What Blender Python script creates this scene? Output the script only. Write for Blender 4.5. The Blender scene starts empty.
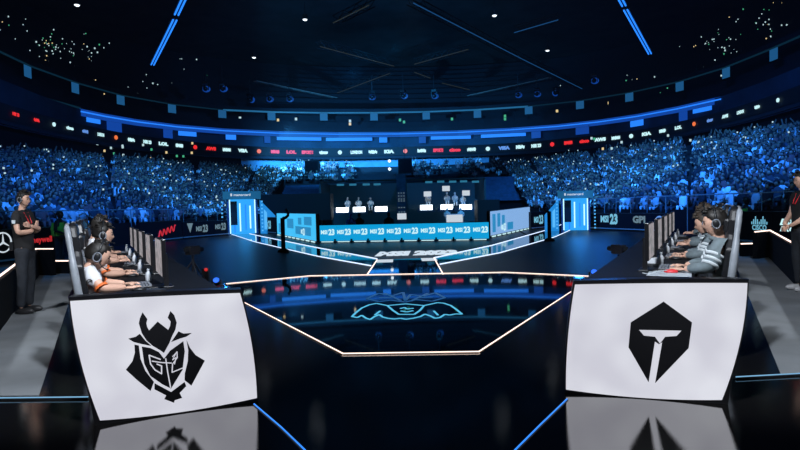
import bpy, bmesh, math, random
import numpy as np
from mathutils import Vector, Matrix
random.seed(7)
rng = np.random.RandomState(5)
PI = math.pi
sc = bpy.context.scene
COL = sc.collection

# ------------------------------------------------------------------ camera
FPX, H, PITCH, ROLL = 540.0, 1.40, math.atan(18 / 540.0), 0.025
cF = Vector((0, math.cos(PITCH), -math.sin(PITCH)))
U0 = Vector((0, math.sin(PITCH), math.cos(PITCH))); R0 = Vector((1, 0, 0))
cU = U0 * math.cos(ROLL) + R0 * math.sin(ROLL)
cR = R0 * math.cos(ROLL) - U0 * math.sin(ROLL)
EYE = Vector((0, 0, H))
cam_d = bpy.data.cameras.new('camera'); cam = bpy.data.objects.new('camera', cam_d); COL.objects.link(cam)
cam_d.sensor_width = 36; cam_d.lens = FPX * 36 / 800; cam_d.clip_start = .05; cam_d.clip_end = 400
cam.matrix_world = Matrix(((cR.x, cU.x, -cF.x, 0), (cR.y, cU.y, -cF.y, 0), (cR.z, cU.z, -cF.z, H), (0, 0, 0, 1)))
sc.camera = cam

def ray(px, py):
    return cF + cR * ((px - 400) / FPX) + cU * ((225 - py) / FPX)
def G(px, py, z=0.0):          # the point at height z that a survey sighting gives
    d = ray(px, py); return EYE + d * ((z - H) / d.z)
def D(px, py, Y):              # the point at depth Y
    d = ray(px, py); return EYE + d * (Y / d.y)
def proj(p):
    v = Vector(p) - EYE; k = v.dot(cF)
    if k < .1: return (-999, -999)
    return (400 + FPX * v.dot(cR) / k, 225 - FPX * v.dot(cU) / k)

# ------------------------------------------------------------------ materials
def mat(name, col, rough=.6, metal=0, emit=None, es=0, spec=.5, noise=0, nscale=20, coat=0, nee=False):
    m = bpy.data.materials.new(name); m.use_nodes = True
    nt = m.node_tree; b = nt.nodes['Principled BSDF']
    b.inputs['Base Color'].default_value = (*col, 1); b.inputs['Roughness'].default_value = rough
    b.inputs['Metallic'].default_value = metal; b.inputs['Specular IOR Level'].default_value = spec
    b.inputs['Coat Weight'].default_value = coat
    if emit:
        b.inputs['Emission Color'].default_value = (*emit, 1); b.inputs['Emission Strength'].default_value = es
        if not nee: m.cycles.emission_sampling = 'NONE'
    if noise:
        tc = nt.nodes.new('ShaderNodeTexCoord'); n = nt.nodes.new('ShaderNodeTexNoise'); n.inputs['Scale'].default_value = nscale
        n.inputs['Detail'].default_value = 6
        r = nt.nodes.new('ShaderNodeValToRGB')
        r.color_ramp.elements[0].position = .3; r.color_ramp.elements[1].position = .7
        r.color_ramp.elements[0].color = tuple(c * (1 - noise) for c in col) + (1,)
        r.color_ramp.elements[1].color = tuple(min(1, c * (1 + noise)) for c in col) + (1,)
        nt.links.new(tc.outputs['Object'], n.inputs['Vector']); nt.links.new(n.outputs['Fac'], r.inputs['Fac'])
        nt.links.new(r.outputs['Color'], b.inputs['Base Color'])
    return m

M = {}
M['black'] = mat('black_satin', (.006, .006, .008), .35)
M['matt'] = mat('black_matt', (.005, .006, .008), .9, spec=.1)
M['metal'] = mat('dark_metal', (.03, .035, .045), .4, .6)
M['truss'] = mat('truss_metal', (.012, .012, .013), .6, .3)
M['skin'] = mat('skin', (.70, .42, .31), .5, noise=.08, nscale=9)
M['hair'] = mat('hair', (.012, .010, .009), .55, noise=.4, nscale=60)
M['hairg'] = mat('hair_brown', (.05, .035, .025), .6, noise=.5, nscale=60)
M['white_shirt'] = mat('white_jersey', (.72, .73, .78), .8, noise=.06, nscale=14)
M['orange'] = mat('orange_trim', (.8, .16, .03), .7)
M['purple'] = mat('violet_panel', (.22, .16, .5), .7)
M['grey_jacket'] = mat('grey_jacket', (.14, .18, .20), .8, noise=.3, nscale=12)
M['stripe'] = mat('pale_stripe', (.6, .66, .7), .7)
M['polo'] = mat('black_polo', (.012, .012, .014), .85, noise=.4, nscale=8)
M['denim'] = mat('dark_trousers', (.014, .018, .026), .85, noise=.4, nscale=10)
M['shoe'] = mat('shoe', (.02, .02, .022), .5)
M['shoew'] = mat('pale_shoe', (.5, .5, .52), .5)
M['chair'] = mat('chair_leather', (.012, .013, .016), .38)
M['chair_grey'] = mat('chair_pale_leather', (.28, .31, .35), .4, noise=.1)
M['plastic'] = mat('white_plastic', (.7, .74, .8), .4)
M['key'] = mat('grey_keys', (.2, .22, .26), .4)
M['red'] = mat('red_plastic', (.7, .03, .04), .4)
M['cable'] = mat('cable', (.01, .01, .012), .5)
M['pad'] = mat('mouse_pad', (.02, .03, .05), .8)
M['paleseat'] = mat('pale_pad', (.45, .5, .56), .7)
M['hivis'] = mat('hi_vis', (.25, .6, .05), .7)
M['spec_skin'] = mat('spectator_skin', (.30, .20, .15), .6)
M['stand'] = mat('stand_concrete', (.006, .009, .014), .9, noise=.3, nscale=2)
M['wallblue'] = mat('concourse_wall', (.16, .3, .42), .8, noise=.15, nscale=1.5)
M['gallery'] = mat('gallery_wall', (.03, .06, .09), .9, noise=.3, nscale=.4)
M['darkwall'] = mat('dark_wall', (.010, .014, .022), .9)
M['navy'] = mat('navy_drape', (.03, .07, .14), .9, noise=.25, nscale=3)
M['boxblack'] = mat('speaker_black', (.004, .004, .005), .8)
M['desk_top'] = mat('desk_top', (.006, .007, .010), .6, spec=.3)
M['roof'] = mat('roof_black', (.05, .05, .052), .9, noise=.3, nscale=.3)
M['logo_black'] = mat('logo_black', (.004, .004, .006), .5)
def glow(name, col, s, nee=False): return mat(name, (0.01, .01, .01), .5, emit=col, es=s, nee=nee)
M['led_warm'] = glow('led_warm', (1, .75, .64), 2.0, True)
M['led_white'] = glow('led_cool', (.62, .75, 1), 1.6)
M['led_edge'] = glow('led_edge', (.25, .55, .85), .8)
M['led_blue'] = glow('led_blue', (.03, .25, 1), 1.3)
M['tube_blue'] = glow('tube_blue', (.02, .22, 1), 1.4)
M['ring_blue'] = glow('ring_blue', (.01, .10, .62), .55, True)
M['ring_lamp'] = glow('ring_lamp', (.02, .22, 1), 1.1)
M['ring_teal'] = glow('ring_teal', (.03, .25, .55), .45)
M['ring_dim'] = glow('ring_dim', (.02, .16, .30), .10)
M['box_screen'] = glow('box_screen', (.03, .24, .62), .35)
M['cyan'] = glow('board_cyan', (.005, .40, .82), .85, True)
M['cyan_logo'] = glow('board_logo', (.62, .95, 1), .95)
M['teal_logo'] = glow('teal_logo', (.22, .62, .85), .75)
M['white_logo'] = glow('white_logo', (.8, .9, 1), .7)
M['dim_logo'] = glow('dim_logo', (.35, .55, .65), .35)
M['red_logo'] = glow('red_logo', (.85, .03, .03), .6)
M['rib_white'] = glow('ribbon_white', (.60, .95, 1), 1.0)
M['rib_red'] = glow('ribbon_red', (1, .03, .03), .9)
M['rib_orange'] = glow('ribbon_orange', (1, .2, .05), .9)
M['rib_blue'] = glow('ribbon_blue', (.15, .35, .9), .8)
M['portal'] = glow('portal_light', (.10, .50, 1), .95, True)
M['portal_white'] = glow('portal_white', (.45, .80, 1), 1.5, True)
M['hot'] = glow('desk_light', (.85, .95, 1), 5.0, True)
M['phone'] = glow('phone_light', (.6, .85, .9), .8)
M['phone_green'] = glow('phone_green', (.1, .7, .35), .6)
M['phone_warm'] = glow('phone_warm', (1, .75, .35), .8)
M['lamp'] = glow('lamp', (.8, .9, 1), 2)
M['lamp_blue'] = glow('lamp_blue', (.02, .16, 1), 1.2)
M['head_glow'] = glow('head_glow', (.01, .10, .6), .45)
M['emblem'] = glow('emblem', (.12, .62, .95), .85)
M['emblem_dim'] = glow('emblem_dim', (.02, .18, .55), .4)
M['headset_led'] = glow('headset_led', (1, .1, .25), .5)

M['floor_white'] = glow('floor_white', (.75, .88, 1), .8)
def floor_mat(name, base, rough, n_rough, spec=.8, bump=0.0, ior=1.6):
    m = mat(name, base, rough, spec=spec); nt = m.node_tree; b = nt.nodes['Principled BSDF']
    b.inputs['IOR'].default_value = ior
    tc = nt.nodes.new('ShaderNodeTexCoord'); n = nt.nodes.new('ShaderNodeTexNoise')
    n.inputs['Scale'].default_value = 160; n.inputs['Detail'].default_value = 3
    mr = nt.nodes.new('ShaderNodeMapRange'); mr.inputs['To Min'].default_value = rough - n_rough; mr.inputs['To Max'].default_value = rough + n_rough
    nt.links.new(tc.outputs['Object'], n.inputs['Vector']); nt.links.new(n.outputs['Fac'], mr.inputs['Value']); nt.links.new(mr.outputs[0], b.inputs['Roughness'])
    if bump:
        bp = nt.nodes.new('ShaderNodeBump'); bp.inputs['Strength'].default_value = bump; bp.inputs['Distance'].default_value = .002
        nt.links.new(n.outputs['Fac'], bp.inputs['Height']); nt.links.new(bp.outputs[0], b.inputs['Normal'])
    return m
M['floor'] = floor_mat('gloss_floor', (.007, .0065, .0065), .035, .03, ior=2.5, bump=.10)
M['stage'] = floor_mat('gloss_stage', (.002, .0025, .004), .03, .015, ior=1.75)
M['hall'] = floor_mat('hall_floor', (.002, .004, .008), .42, .08, spec=.35, ior=1.35)
M['runway'] = floor_mat('runway_gloss', (.002, .006, .015), .04, .01, ior=2.2)

def screen_mat(name):
    m = mat(name, (.01, .01, .01), .4); nt = m.node_tree; b = nt.nodes['Principled BSDF']
    tc = nt.nodes.new('ShaderNodeTexCoord'); n = nt.nodes.new('ShaderNodeTexVoronoi'); n.inputs['Scale'].default_value = 14
    r = nt.nodes.new('ShaderNodeValToRGB'); e = r.color_ramp.elements
    e[0].color = (.42, .33, .32, 1); e[1].color = (.55, .5, .53, 1); e[1].position = .6
    x = e.new(.3); x.color = (.25, .28, .30, 1)
    nt.links.new(tc.outputs['Object'], n.inputs['Vector']); nt.links.new(n.outputs['Distance'], r.inputs['Fac'])
    nt.links.new(r.outputs['Color'], b.inputs['Emission Color']); b.inputs['Emission Strength'].default_value = .55
    m.cycles.emission_sampling = 'NONE'; return m
M['screen'] = screen_mat('monitor_picture')

def panel_mat():   # LED wall: module-to-module variation of the lamps' colour
    m = mat('led_panel', (.01, .01, .01), .5); nt = m.node_tree; b = nt.nodes['Principled BSDF']
    tc = nt.nodes.new('ShaderNodeTexCoord'); n = nt.nodes.new('ShaderNodeTexNoise'); n.inputs['Scale'].default_value = 3.2; n.inputs['Detail'].default_value = 1
    r = nt.nodes.new('ShaderNodeValToRGB'); e = r.color_ramp.elements
    e[0].position = .35; e[1].position = .7
    e[0].color = (.60, .60, .68, 1); e[1].color = (.72, .73, .80, 1)
    nt.links.new(tc.outputs['Object'], n.inputs['Vector']); nt.links.new(n.outputs['Fac'], r.inputs['Fac'])
    nt.links.new(r.outputs['Color'], b.inputs['Emission Color']); b.inputs['Emission Strength'].default_value = 1.0
    return m
M['panel'] = panel_mat()

def carpet_mat():
    m = mat('grey_carpet', (.20, .215, .23), .85, noise=.25, nscale=1.2); return m
M['carpet'] = carpet_mat()

def attr_mat():
    m = mat('crowd_cloth', (.3, .3, .3), .85); nt = m.node_tree; b = nt.nodes['Principled BSDF']
    a = nt.nodes.new('ShaderNodeAttribute'); a.attribute_name = 'tint'
    nt.links.new(a.outputs['Color'], b.inputs['Base Color']); return m
M['crowd'] = attr_mat()
def rand_mat():
    m = mat('spectator_cloth', (.3, .3, .3), .85); nt = m.node_tree; b = nt.nodes['Principled BSDF']
    o = nt.nodes.new('ShaderNodeObjectInfo'); r = nt.nodes.new('ShaderNodeValToRGB'); r.color_ramp.interpolation = 'CONSTANT'
    cs = [(.012, .012, .02), (.5, .52, .55), (.03, .035, .05), (.08, .1, .14), (.9, .9, .92), (.015, .015, .02), (.2, .08, .08), (.02, .02, .03)]
    e = r.color_ramp.elements; e[0].color = (*cs[0], 1); e[1].position = 1 / 8; e[1].color = (*cs[1], 1)
    for i in range(2, 8): x = e.new(i / 8); x.color = (*cs[i], 1)
    nt.links.new(o.outputs['Random'], r.inputs['Fac']); nt.links.new(r.outputs['Color'], b.inputs['Base Color']); return m
M['spec'] = rand_mat()

# ------------------------------------------------------------------ mesh helpers
class MB:
    def __init__(s): s.v = []; s.f = []; s.mi = []; s.cur = 0
    def poly(s, pts):
        b = len(s.v); s.v += [tuple(p) for p in pts]; s.f.append(list(range(b, b + len(pts)))); s.mi.append(s.cur)
    def box(s, c, d, rz=0, ax=None):
        c = Vector(c); hx, hy, hz = d[0] / 2, d[1] / 2, d[2] / 2
        R = Matrix.Rotation(rz, 3, 'Z') if ax is None else ax
        b = len(s.v)
        for x, y, z in ((-1, -1, -1), (1, -1, -1), (1, 1, -1), (-1, 1, -1), (-1, -1, 1), (1, -1, 1), (1, 1, 1), (-1, 1, 1)):
            s.v.append(tuple(c + R @ Vector((x * hx, y * hy, z * hz))))
        for q in ((0, 3, 2, 1), (4, 5, 6, 7), (0, 1, 5, 4), (1, 2, 6, 5), (2, 3, 7, 6), (3, 0, 4, 7)):
            s.f.append([b + i for i in q]); s.mi.append(s.cur)
        return s
    def bar(s, a, b, w, h):
        a, b = Vector(a), Vector(b); d = b - a
        x = d.normalized(); up = Vector((0, 0, 1)) if abs(x.z) < .95 else Vector((0, 1, 0))
        y = up.cross(x).normalized(); z = x.cross(y)
        s.box((a + b) / 2, (d.length, w, h), ax=Matrix((x, y, z)).transposed()); return s
    def tube(s, pts, r, n=8, closed=False):
        pts = [Vector(p) for p in pts]; m = len(pts); rr = r if isinstance(r, (list, tuple)) else [r] * m
        b = len(s.v); prev = None
        for i, p in enumerate(pts):
            if closed: t = pts[(i + 1) % m] - pts[i - 1]
            else: t = pts[min(i + 1, m - 1)] - pts[max(i - 1, 0)]
            t.normalize()
            if prev is None: a = t.orthogonal().normalized()
            else:
                a = prev - t * prev.dot(t)
                a = a.normalized() if a.length > 1e-6 else t.orthogonal().normalized()
            prev = a; c = t.cross(a)
            for k in range(n):
                w = 2 * PI * k / n; s.v.append(tuple(p + (a * math.cos(w) + c * math.sin(w)) * rr[i]))
        for i in range(m if closed else m - 1):
            j = (i + 1) % m
            for k in range(n):
                s.f.append([b + i * n + k, b + i * n + (k + 1) % n, b + j * n + (k + 1) % n, b + j * n + k]); s.mi.append(s.cur)
        if not closed:
            s.f.append([b + k for k in range(n)][::-1]); s.mi.append(s.cur)
            s.f.append([b + (m - 1) * n + k for k in range(n)]); s.mi.append(s.cur)
        return s
    def prism(s, pts, off):
        pts = [Vector(p) for p in pts]; off = Vector(off); n = len(pts); b = len(s.v)
        s.v += [tuple(p) for p in pts] + [tuple(p + off) for p in pts]
        s.f.append([b + i for i in range(n)][::-1]); s.mi.append(s.cur)
        s.f.append([b + n + i for i in range(n)]); s.mi.append(s.cur)
        for i in range(n):
            j = (i + 1) % n; s.f.append([b + i, b + j, b + n + j, b + n + i]); s.mi.append(s.cur)
        return s
    def lathe(s, prof, c=(0, 0, 0), n=16):
        b = len(s.v); c = Vector(c)
        for r, z in prof:
            for k in range(n):
                w = 2 * PI * k / n; s.v.append((c.x + r * math.cos(w), c.y + r * math.sin(w), c.z + z))
        for i in range(len(prof) - 1):
            for k in range(n):
                s.f.append([b + i * n + k, b + i * n + (k + 1) % n, b + (i + 1) * n + (k + 1) % n, b + (i + 1) * n + k]); s.mi.append(s.cur)
        s.f.append([b + k for k in range(n)][::-1]); s.mi.append(s.cur)
        s.f.append([b + (len(prof) - 1) * n + k for k in range(n)]); s.mi.append(s.cur)
        return s
    def ball(s, c, r, nu=12, nv=8, fn=None):
        c = Vector(c); r = Vector(r) if not isinstance(r, (int, float)) else Vector((r, r, r)); b = len(s.v)
        for i in range(nv + 1):
            t = PI * i / nv
            for k in range(nu):
                w = 2 * PI * k / nu; d = Vector((math.sin(t) * math.cos(w), math.sin(t) * math.sin(w), math.cos(t)))
                p = Vector((d.x * r.x, d.y * r.y, d.z * r.z))
                if fn: p = fn(d, p)
                s.v.append(tuple(c + p))
        for i in range(nv):
            for k in range(nu):
                s.f.append([b + i * nu + k, b + (i + 1) * nu + k, b + (i + 1) * nu + (k + 1) % nu, b + i * nu + (k + 1) % nu]); s.mi.append(s.cur)
        return s
    def grid(s, P):      # P: rows of points
        b = len(s.v); n = len(P[0])
        for row in P: s.v += [tuple(p) for p in row]
        for i in range(len(P) - 1):
            for k in range(n - 1):
                s.f.append([b + i * n + k, b + i * n + k + 1, b + (i + 1) * n + k + 1, b + (i + 1) * n + k]); s.mi.append(s.cur)
        return s
    def add(s, me, Mx=None):
        b = len(s.v)
        for v in me.vertices: s.v.append(tuple(Mx @ v.co) if Mx else tuple(v.co))
        for p in me.polygons: s.f.append([b + i for i in p.vertices]); s.mi.append(s.cur)
        return s
    def mesh(s, name, mats, smooth=False, weld=False):
        me = bpy.data.meshes.new(name); me.from_pydata(s.v, [], s.f)
        if not isinstance(mats, (list, tuple)): mats = [mats]
        for m in mats: me.materials.append(m)
        me.polygons.foreach_set('material_index', s.mi)
        if weld:
            bm = bmesh.new(); bm.from_mesh(me); bmesh.ops.remove_doubles(bm, verts=bm.verts, dist=1e-5)
            bmesh.ops.recalc_face_normals(bm, faces=bm.faces); bm.to_mesh(me); bm.free()
        if smooth: me.polygons.foreach_set('use_smooth', [True] * len(me.polygons))
        me.update(); return me
    def build(s, name, mats, parent=None, smooth=False, label=None, bevel=0, weld=False):
        o = bpy.data.objects.new(name, s.mesh(name, mats, smooth, weld or bevel > 0)); COL.objects.link(o)
        if parent: o.parent = parent
        if label: o['label'] = label
        if bevel:
            b = o.modifiers.new('bevel', 'BEVEL'); b.width = bevel; b.segments = 2; b.limit_method = 'ANGLE'
        return o
def tag(o, label, cat, group=None, kind=None):
    o['label'] = label; o['category'] = cat
    if group: o['group'] = group
    if kind: o['kind'] = kind
    return o
def thing(name, label, cat, loc=(0, 0, 0), rz=0, group=None):
    o = bpy.data.objects.new(name, None); COL.objects.link(o); o.location = loc; o.rotation_euler = (0, 0, rz)
    o.empty_display_size = .1; return tag(o, label, cat, group)
def struct(o): o['kind'] = 'structure'; return o
def dup(o, loc=None, rz=None, label=None, sub=None, swap=None):
    r = o.copy(); COL.objects.link(r)
    if loc is not None: r.location = loc
    if rz is not None: r.rotation_euler = (0, 0, rz)
    if label: r['label'] = label
    for ch in list(o.children):
        c = ch.copy(); COL.objects.link(c); c.parent = r
        for g in ch.children:
            d = g.copy(); COL.objects.link(d); d.parent = c
    return r
_txt = {}
def text_me(body, bold=0.0, shear=0.0):
    k = (body, bold, shear)
    if k not in _txt:
        cu = bpy.data.curves.new('t', 'FONT'); cu.body = body; cu.align_x = 'CENTER'; cu.align_y = 'CENTER'; cu.offset = bold; cu.shear = shear
        cu.resolution_u = 2
        o = bpy.data.objects.new('t', cu); COL.objects.link(o)
        dg = bpy.context.evaluated_depsgraph_get(); me = bpy.data.meshes.new_from_object(o.evaluated_get(dg))
        bpy.data.objects.remove(o); _txt[k] = me
    return _txt[k]
def text(mb, body, c, xd, zd, h, w=None, bold=.03, shear=0, lift=.01):
    me = text_me(body, bold, shear); xs = [v.co.x for v in me.vertices]; ys = [v.co.y for v in me.vertices]
    W, Hh = max(xs) - min(xs), max(ys) - min(ys); cx, cy = (max(xs) + min(xs)) / 2, (max(ys) + min(ys)) / 2
    sy = h / Hh; sx = (w / W) if w else sy
    xd = Vector(xd).normalized(); zd = Vector(zd).normalized(); n = xd.cross(zd)
    X = xd * sx; Z = zd * sy; o = Vector(c) - X * cx - Z * cy + n * lift
    mx = Matrix(((X.x, Z.x, n.x, o.x), (X.y, Z.y, n.y, o.y), (X.z, Z.z, n.z, o.z), (0, 0, 0, 1)))
    mb.add(me, mx); return mb
def skin_mesh(verts, edges, radii, sub=2):
    me = bpy.data.meshes.new('s'); me.from_pydata(verts, edges, [])
    o = bpy.data.objects.new('s', me); COL.objects.link(o)
    o.modifiers.new('k', 'SKIN').use_smooth_shade = True
    for i, r in enumerate(radii):
        me.skin_vertices[0].data[i].radius = r if isinstance(r, tuple) else (r, r)
    me.skin_vertices[0].data[0].use_root = True
    s = o.modifiers.new('u', 'SUBSURF'); s.levels = sub; s.render_levels = sub
    bpy.context.view_layer.update()
    dg = bpy.context.evaluated_depsgraph_get(); r = bpy.data.meshes.new_from_object(o.evaluated_get(dg))
    bpy.data.objects.remove(o); return r
def chainmesh(spec, sub=2):   # spec: list of chains [(point, radius) ...]; equal points are shared
    V = []; E = []; R = []; idx = {}
    for ch in spec:
        last = None
        for p, r in ch:
            k = tuple(round(c, 4) for c in p)
            if k not in idx: idx[k] = len(V); V.append(p); R.append(r)
            if last is not None: E.append((last, idx[k]))
            last = idx[k]
    return skin_mesh(V, E, R, sub)

# ------------------------------------------------------------------ setting: floors
FZ = -0.006
b = MB(); b.box((0, 35, FZ - .1), (120, 130, .2)); fl = struct(b.build('floor', M['floor']))
# hall floor beyond the playing area (matter)
hall = MB()
hq = [G(*p, FZ) for p in ((196, 291), (226, 283.4), (310, 275.2), (505, 271.8), (592, 275.8), (612, 285))]
hall.grid([[(-16, 7.0, FZ + .003)] + [(q.x, q.y, FZ + .003) for q in hq] + [(16, 7.0, FZ + .003)], [(-16, 48, FZ + .003)] + [(q.x * 2.5, 48, FZ + .003) for q in hq] + [(16, 48, FZ + .003)]]); struct(hall.build('floor_hall', M['hall']))
U_L, V_L = Vector((.874, .485, 0)), Vector((-.485, .874, 0))
U_R, V_R = Vector((-.874, .485, 0)), Vector((.485, .874, 0))
# grey carpet walkways behind the player rows, on the side platforms
def walkway(name, e0, e1, p0, p1):
    b = MB(); b.prism([e0, e1, p1, p0], (0, 0, .006)); o = struct(b.build(name, M['carpet'])); return o
def lift(p, z=FZ): return Vector((p.x, p.y, z))
L0, L1 = G(39, 395), G(74, 283); L2 = L1 + V_L * 5.5
walkway('floor_left', lift(L0), lift(L2), lift(G(-80, 396)), lift(L2 - U_L * 3.6))
R0_, R1_ = G(781, 374), G(748, 283); R2_ = R1_ + V_R * 5.5
walkway('floor_right', lift(R0_), lift(R2_), lift(G(880, 371)), lift(R2_ - U_R * 3.6))
# pale-blue LED edge along the platform fronts
def led_strip(name, pts, w, m, label, cat='light strip', group=None, z=.012, channel=True):
    t = thing(name, label, cat, pts[0], 0, group); p0 = Vector(pts[0]); q = [Vector(p) - p0 for p in pts]
    if channel:
        b = MB()
        for a, c in zip(q[:-1], q[1:]): b.bar(a - Vector((0, 0, w * .6)), c - Vector((0, 0, w * .6)), w * 1.8, w)
        b.build('channel', M['metal'], t)
    b = MB(); b.tube(q, w / 2, 8); b.build('light_tube', m, t); return t
led_strip('edge_light', [G(-60, 400, .01), G(0, 398, .01), G(88, 397, .01)], .012, M['led_edge'], 'thin pale blue light strip on the platform edge left of the white samurai logo screen')
led_strip('edge_light', [G(736, 377, .01), G(800, 373.5, .01), G(870, 368, .01)], .012, M['led_edge'], 'thin pale blue light strip on the platform edge right of the white helmet logo screen')
led_strip('floor_light', [G(254, 404, .0), G(281, 427, .0), G(308, 453, .0)], .010, M['led_blue'], 'deep blue light strip on black floor beside the samurai logo screen')
led_strip('floor_light', [G(567, 399, .0), G(540, 425, .0), G(510, 455, .0)], .010, M['led_blue'], 'deep blue light strip on black floor beside the helmet logo screen')

# ------------------------------------------------------------------ central stage
stage_pts = [G(343, 354), G(479, 352), G(577, 288), G(592, 276.5), G(505, 272.5), G(310, 276), G(226, 284), G(243, 302)]
st = thing('stage', 'black mirror-gloss octagonal stage floor edged with warm white light', 'stage', (0, 7, 0))
o0 = Vector((0, 7, 0))
b = MB(); b.prism([Vector((p.x, p.y, FZ)) - o0 for p in stage_pts], (0, 0, .006)); b.build('deck', M['stage'], st)
n = len(stage_pts)
b = MB()
for i in range(n): b.bar(stage_pts[i] - o0, stage_pts[(i + 1) % n] - o0, .03, .004)
b.build('edge_channel', M['metal'], st)
for i in range(n):
    if i == 6: continue
    b = MB(); p, q = stage_pts[i] - o0, stage_pts[(i + 1) % n] - o0; r = .0068 if (p.y + q.y) < 1 else .0095
    up = Vector((0, 0, .004)); b.tube([p + up, q + up], r, 8); b.build('edge_light', M['led_warm'], st)
# emblem of winged dragon lying in the stage's light floor
def zp(x, y, sx, ox, oy): return (ox + x / sx, oy + y / sx)
def floorlines(name, lines, m, r, parent, off, zoom, closed=()):
    b = MB()
    for i, ln in enumerate(lines):
        pts = [G(*zp(x, y, *zoom), .002) - off for x, y in ln]
        for p, q in zip(pts[:-1], pts[1:]): b.bar(p, q, r * 2 * max(1, p.length * 0 + 1), .004)
    return b.build(name, m, parent)
em = thing('floor_emblem', 'glowing cyan winged dragon emblem set in the black stage floor', 'emblem', (0, 6.5, 0)); eo = Vector((0, 6.5, 0))
Z8 = (4.094, 330, 220)
wing = [[(90, 395), (105, 380), (130, 360), (160, 347), (190, 341), (235, 350), (310, 343), (385, 350), (440, 338), (465, 340), (495, 350), (520, 368), (540, 385)],
        [(90, 395), (112, 399), (130, 390), (148, 402), (165, 407), (182, 395), (202, 387), (216, 397), (236, 402), (262, 405), (290, 402), (310, 406), (340, 402), (370, 395), (388, 385), (410, 392), (430, 402), (450, 399), (470, 386), (490, 389), (515, 384), (540, 385)],
        [(235, 350), (258, 370), (282, 386), (345, 386), (368, 370), (385, 350)], [(288, 362), (305, 358), (315, 364), (342, 361)], [(290, 372), (315, 376), (340, 371)], [(205, 372), (184, 389)], [(425, 372), (442, 389)]]
floorlines('outline', wing, M['emblem'], .014, em, eo, Z8)
dim = [[(150, 322), (200, 300), (255, 310), (300, 296), (308, 330), (330, 305), (380, 312), (430, 298), (470, 318), (420, 332), (350, 326), (308, 336), (250, 328), (200, 334), (150, 322)],
       [(200, 318), (250, 318)], [(360, 318), (420, 316)], [(225, 300), (290, 330)], [(400, 300), (330, 332)]]
floorlines('inner_lines', dim, M['emblem_dim'], .022, em, eo, Z8)

# runway: two glossy arms from the portals that meet behind the stage, and a short lane down to it
def runway(name, outer, inner, label):
    t = thing(name, label, 'runway', outer[0]); o = Vector(outer[0])
    poly = [Vector(p) - o for p in outer] + [Vector(p) - o for p in inner[::-1]]
    b = MB(); b.prism([Vector((p.x, p.y, FZ)) for p in poly], (0, 0, .008)); b.build('deck', M['runway'], t)
    for ln in (outer, inner):
        b = MB(); b.tube([Vector(p) - o + Vector((0, 0, .006)) for p in ln], .017, 6); b.build('edge_light', M['led_white'], t)
    return t
runway('runway', [G(377, 259), G(316, 247.5), G(262, 236.5), G(235, 230.5)], [G(371, 266), G(318, 256.5), G(255, 242), G(232, 234.5)], 'glossy runway arm edged in light from the portal under the left stand')
runway('runway', [G(434, 258), G(492, 245.5), G(545, 230.5), G(566, 223)], [G(440, 264.5), G(500, 253), G(555, 237), G(574, 228.5)], 'glossy runway arm edged in light from the portal under the right stand')
t = thing('stage_lane', 'short dark lane between two slanting light lines behind the stage', 'lane', G(405, 268)); o = G(405, 268)
b = MB(); b.prism([lift(p - o) for p in (G(367, 275), G(443, 274), G(434, 258), G(377, 260))], (0, 0, .007)); b.build('deck', M['stage'], t)
for p, q in ((G(367, 275), G(377, 260)), (G(443, 274), G(434, 258))):
    b = MB(); b.tube([p - o + Vector((0, 0, .006)), q - o + Vector((0, 0, .006))], .012, 6); b.build('edge_light', M['led_warm'], t)
# big white lettering on the hall floor
fg = MB(); text(fg, 'MSI 2023', G(417, 253, 0), (1, 0, 0), (0, 1, 0), 1.7, 2.5, .09, .2, lift=.004)
tag(fg.build('floor_lettering', M['floor_white']), 'broad white MSI 2023 lettering glowing on the hall floor', 'floor sign')
for px, py, w, nm in ((385, 261, .42, 'left'), (429, 259.5, .40, 'right')):
    b = MB(); c = G(px, py, .0); b.box(c, (w, .7, .012))
    tag(b.build('floor_lamp_panel', M['white_logo']), 'small white light plate on the floor at the %s runway arm end' % ('cyan left' if nm == 'left' else 'cyan right'), 'light panel')

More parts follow.
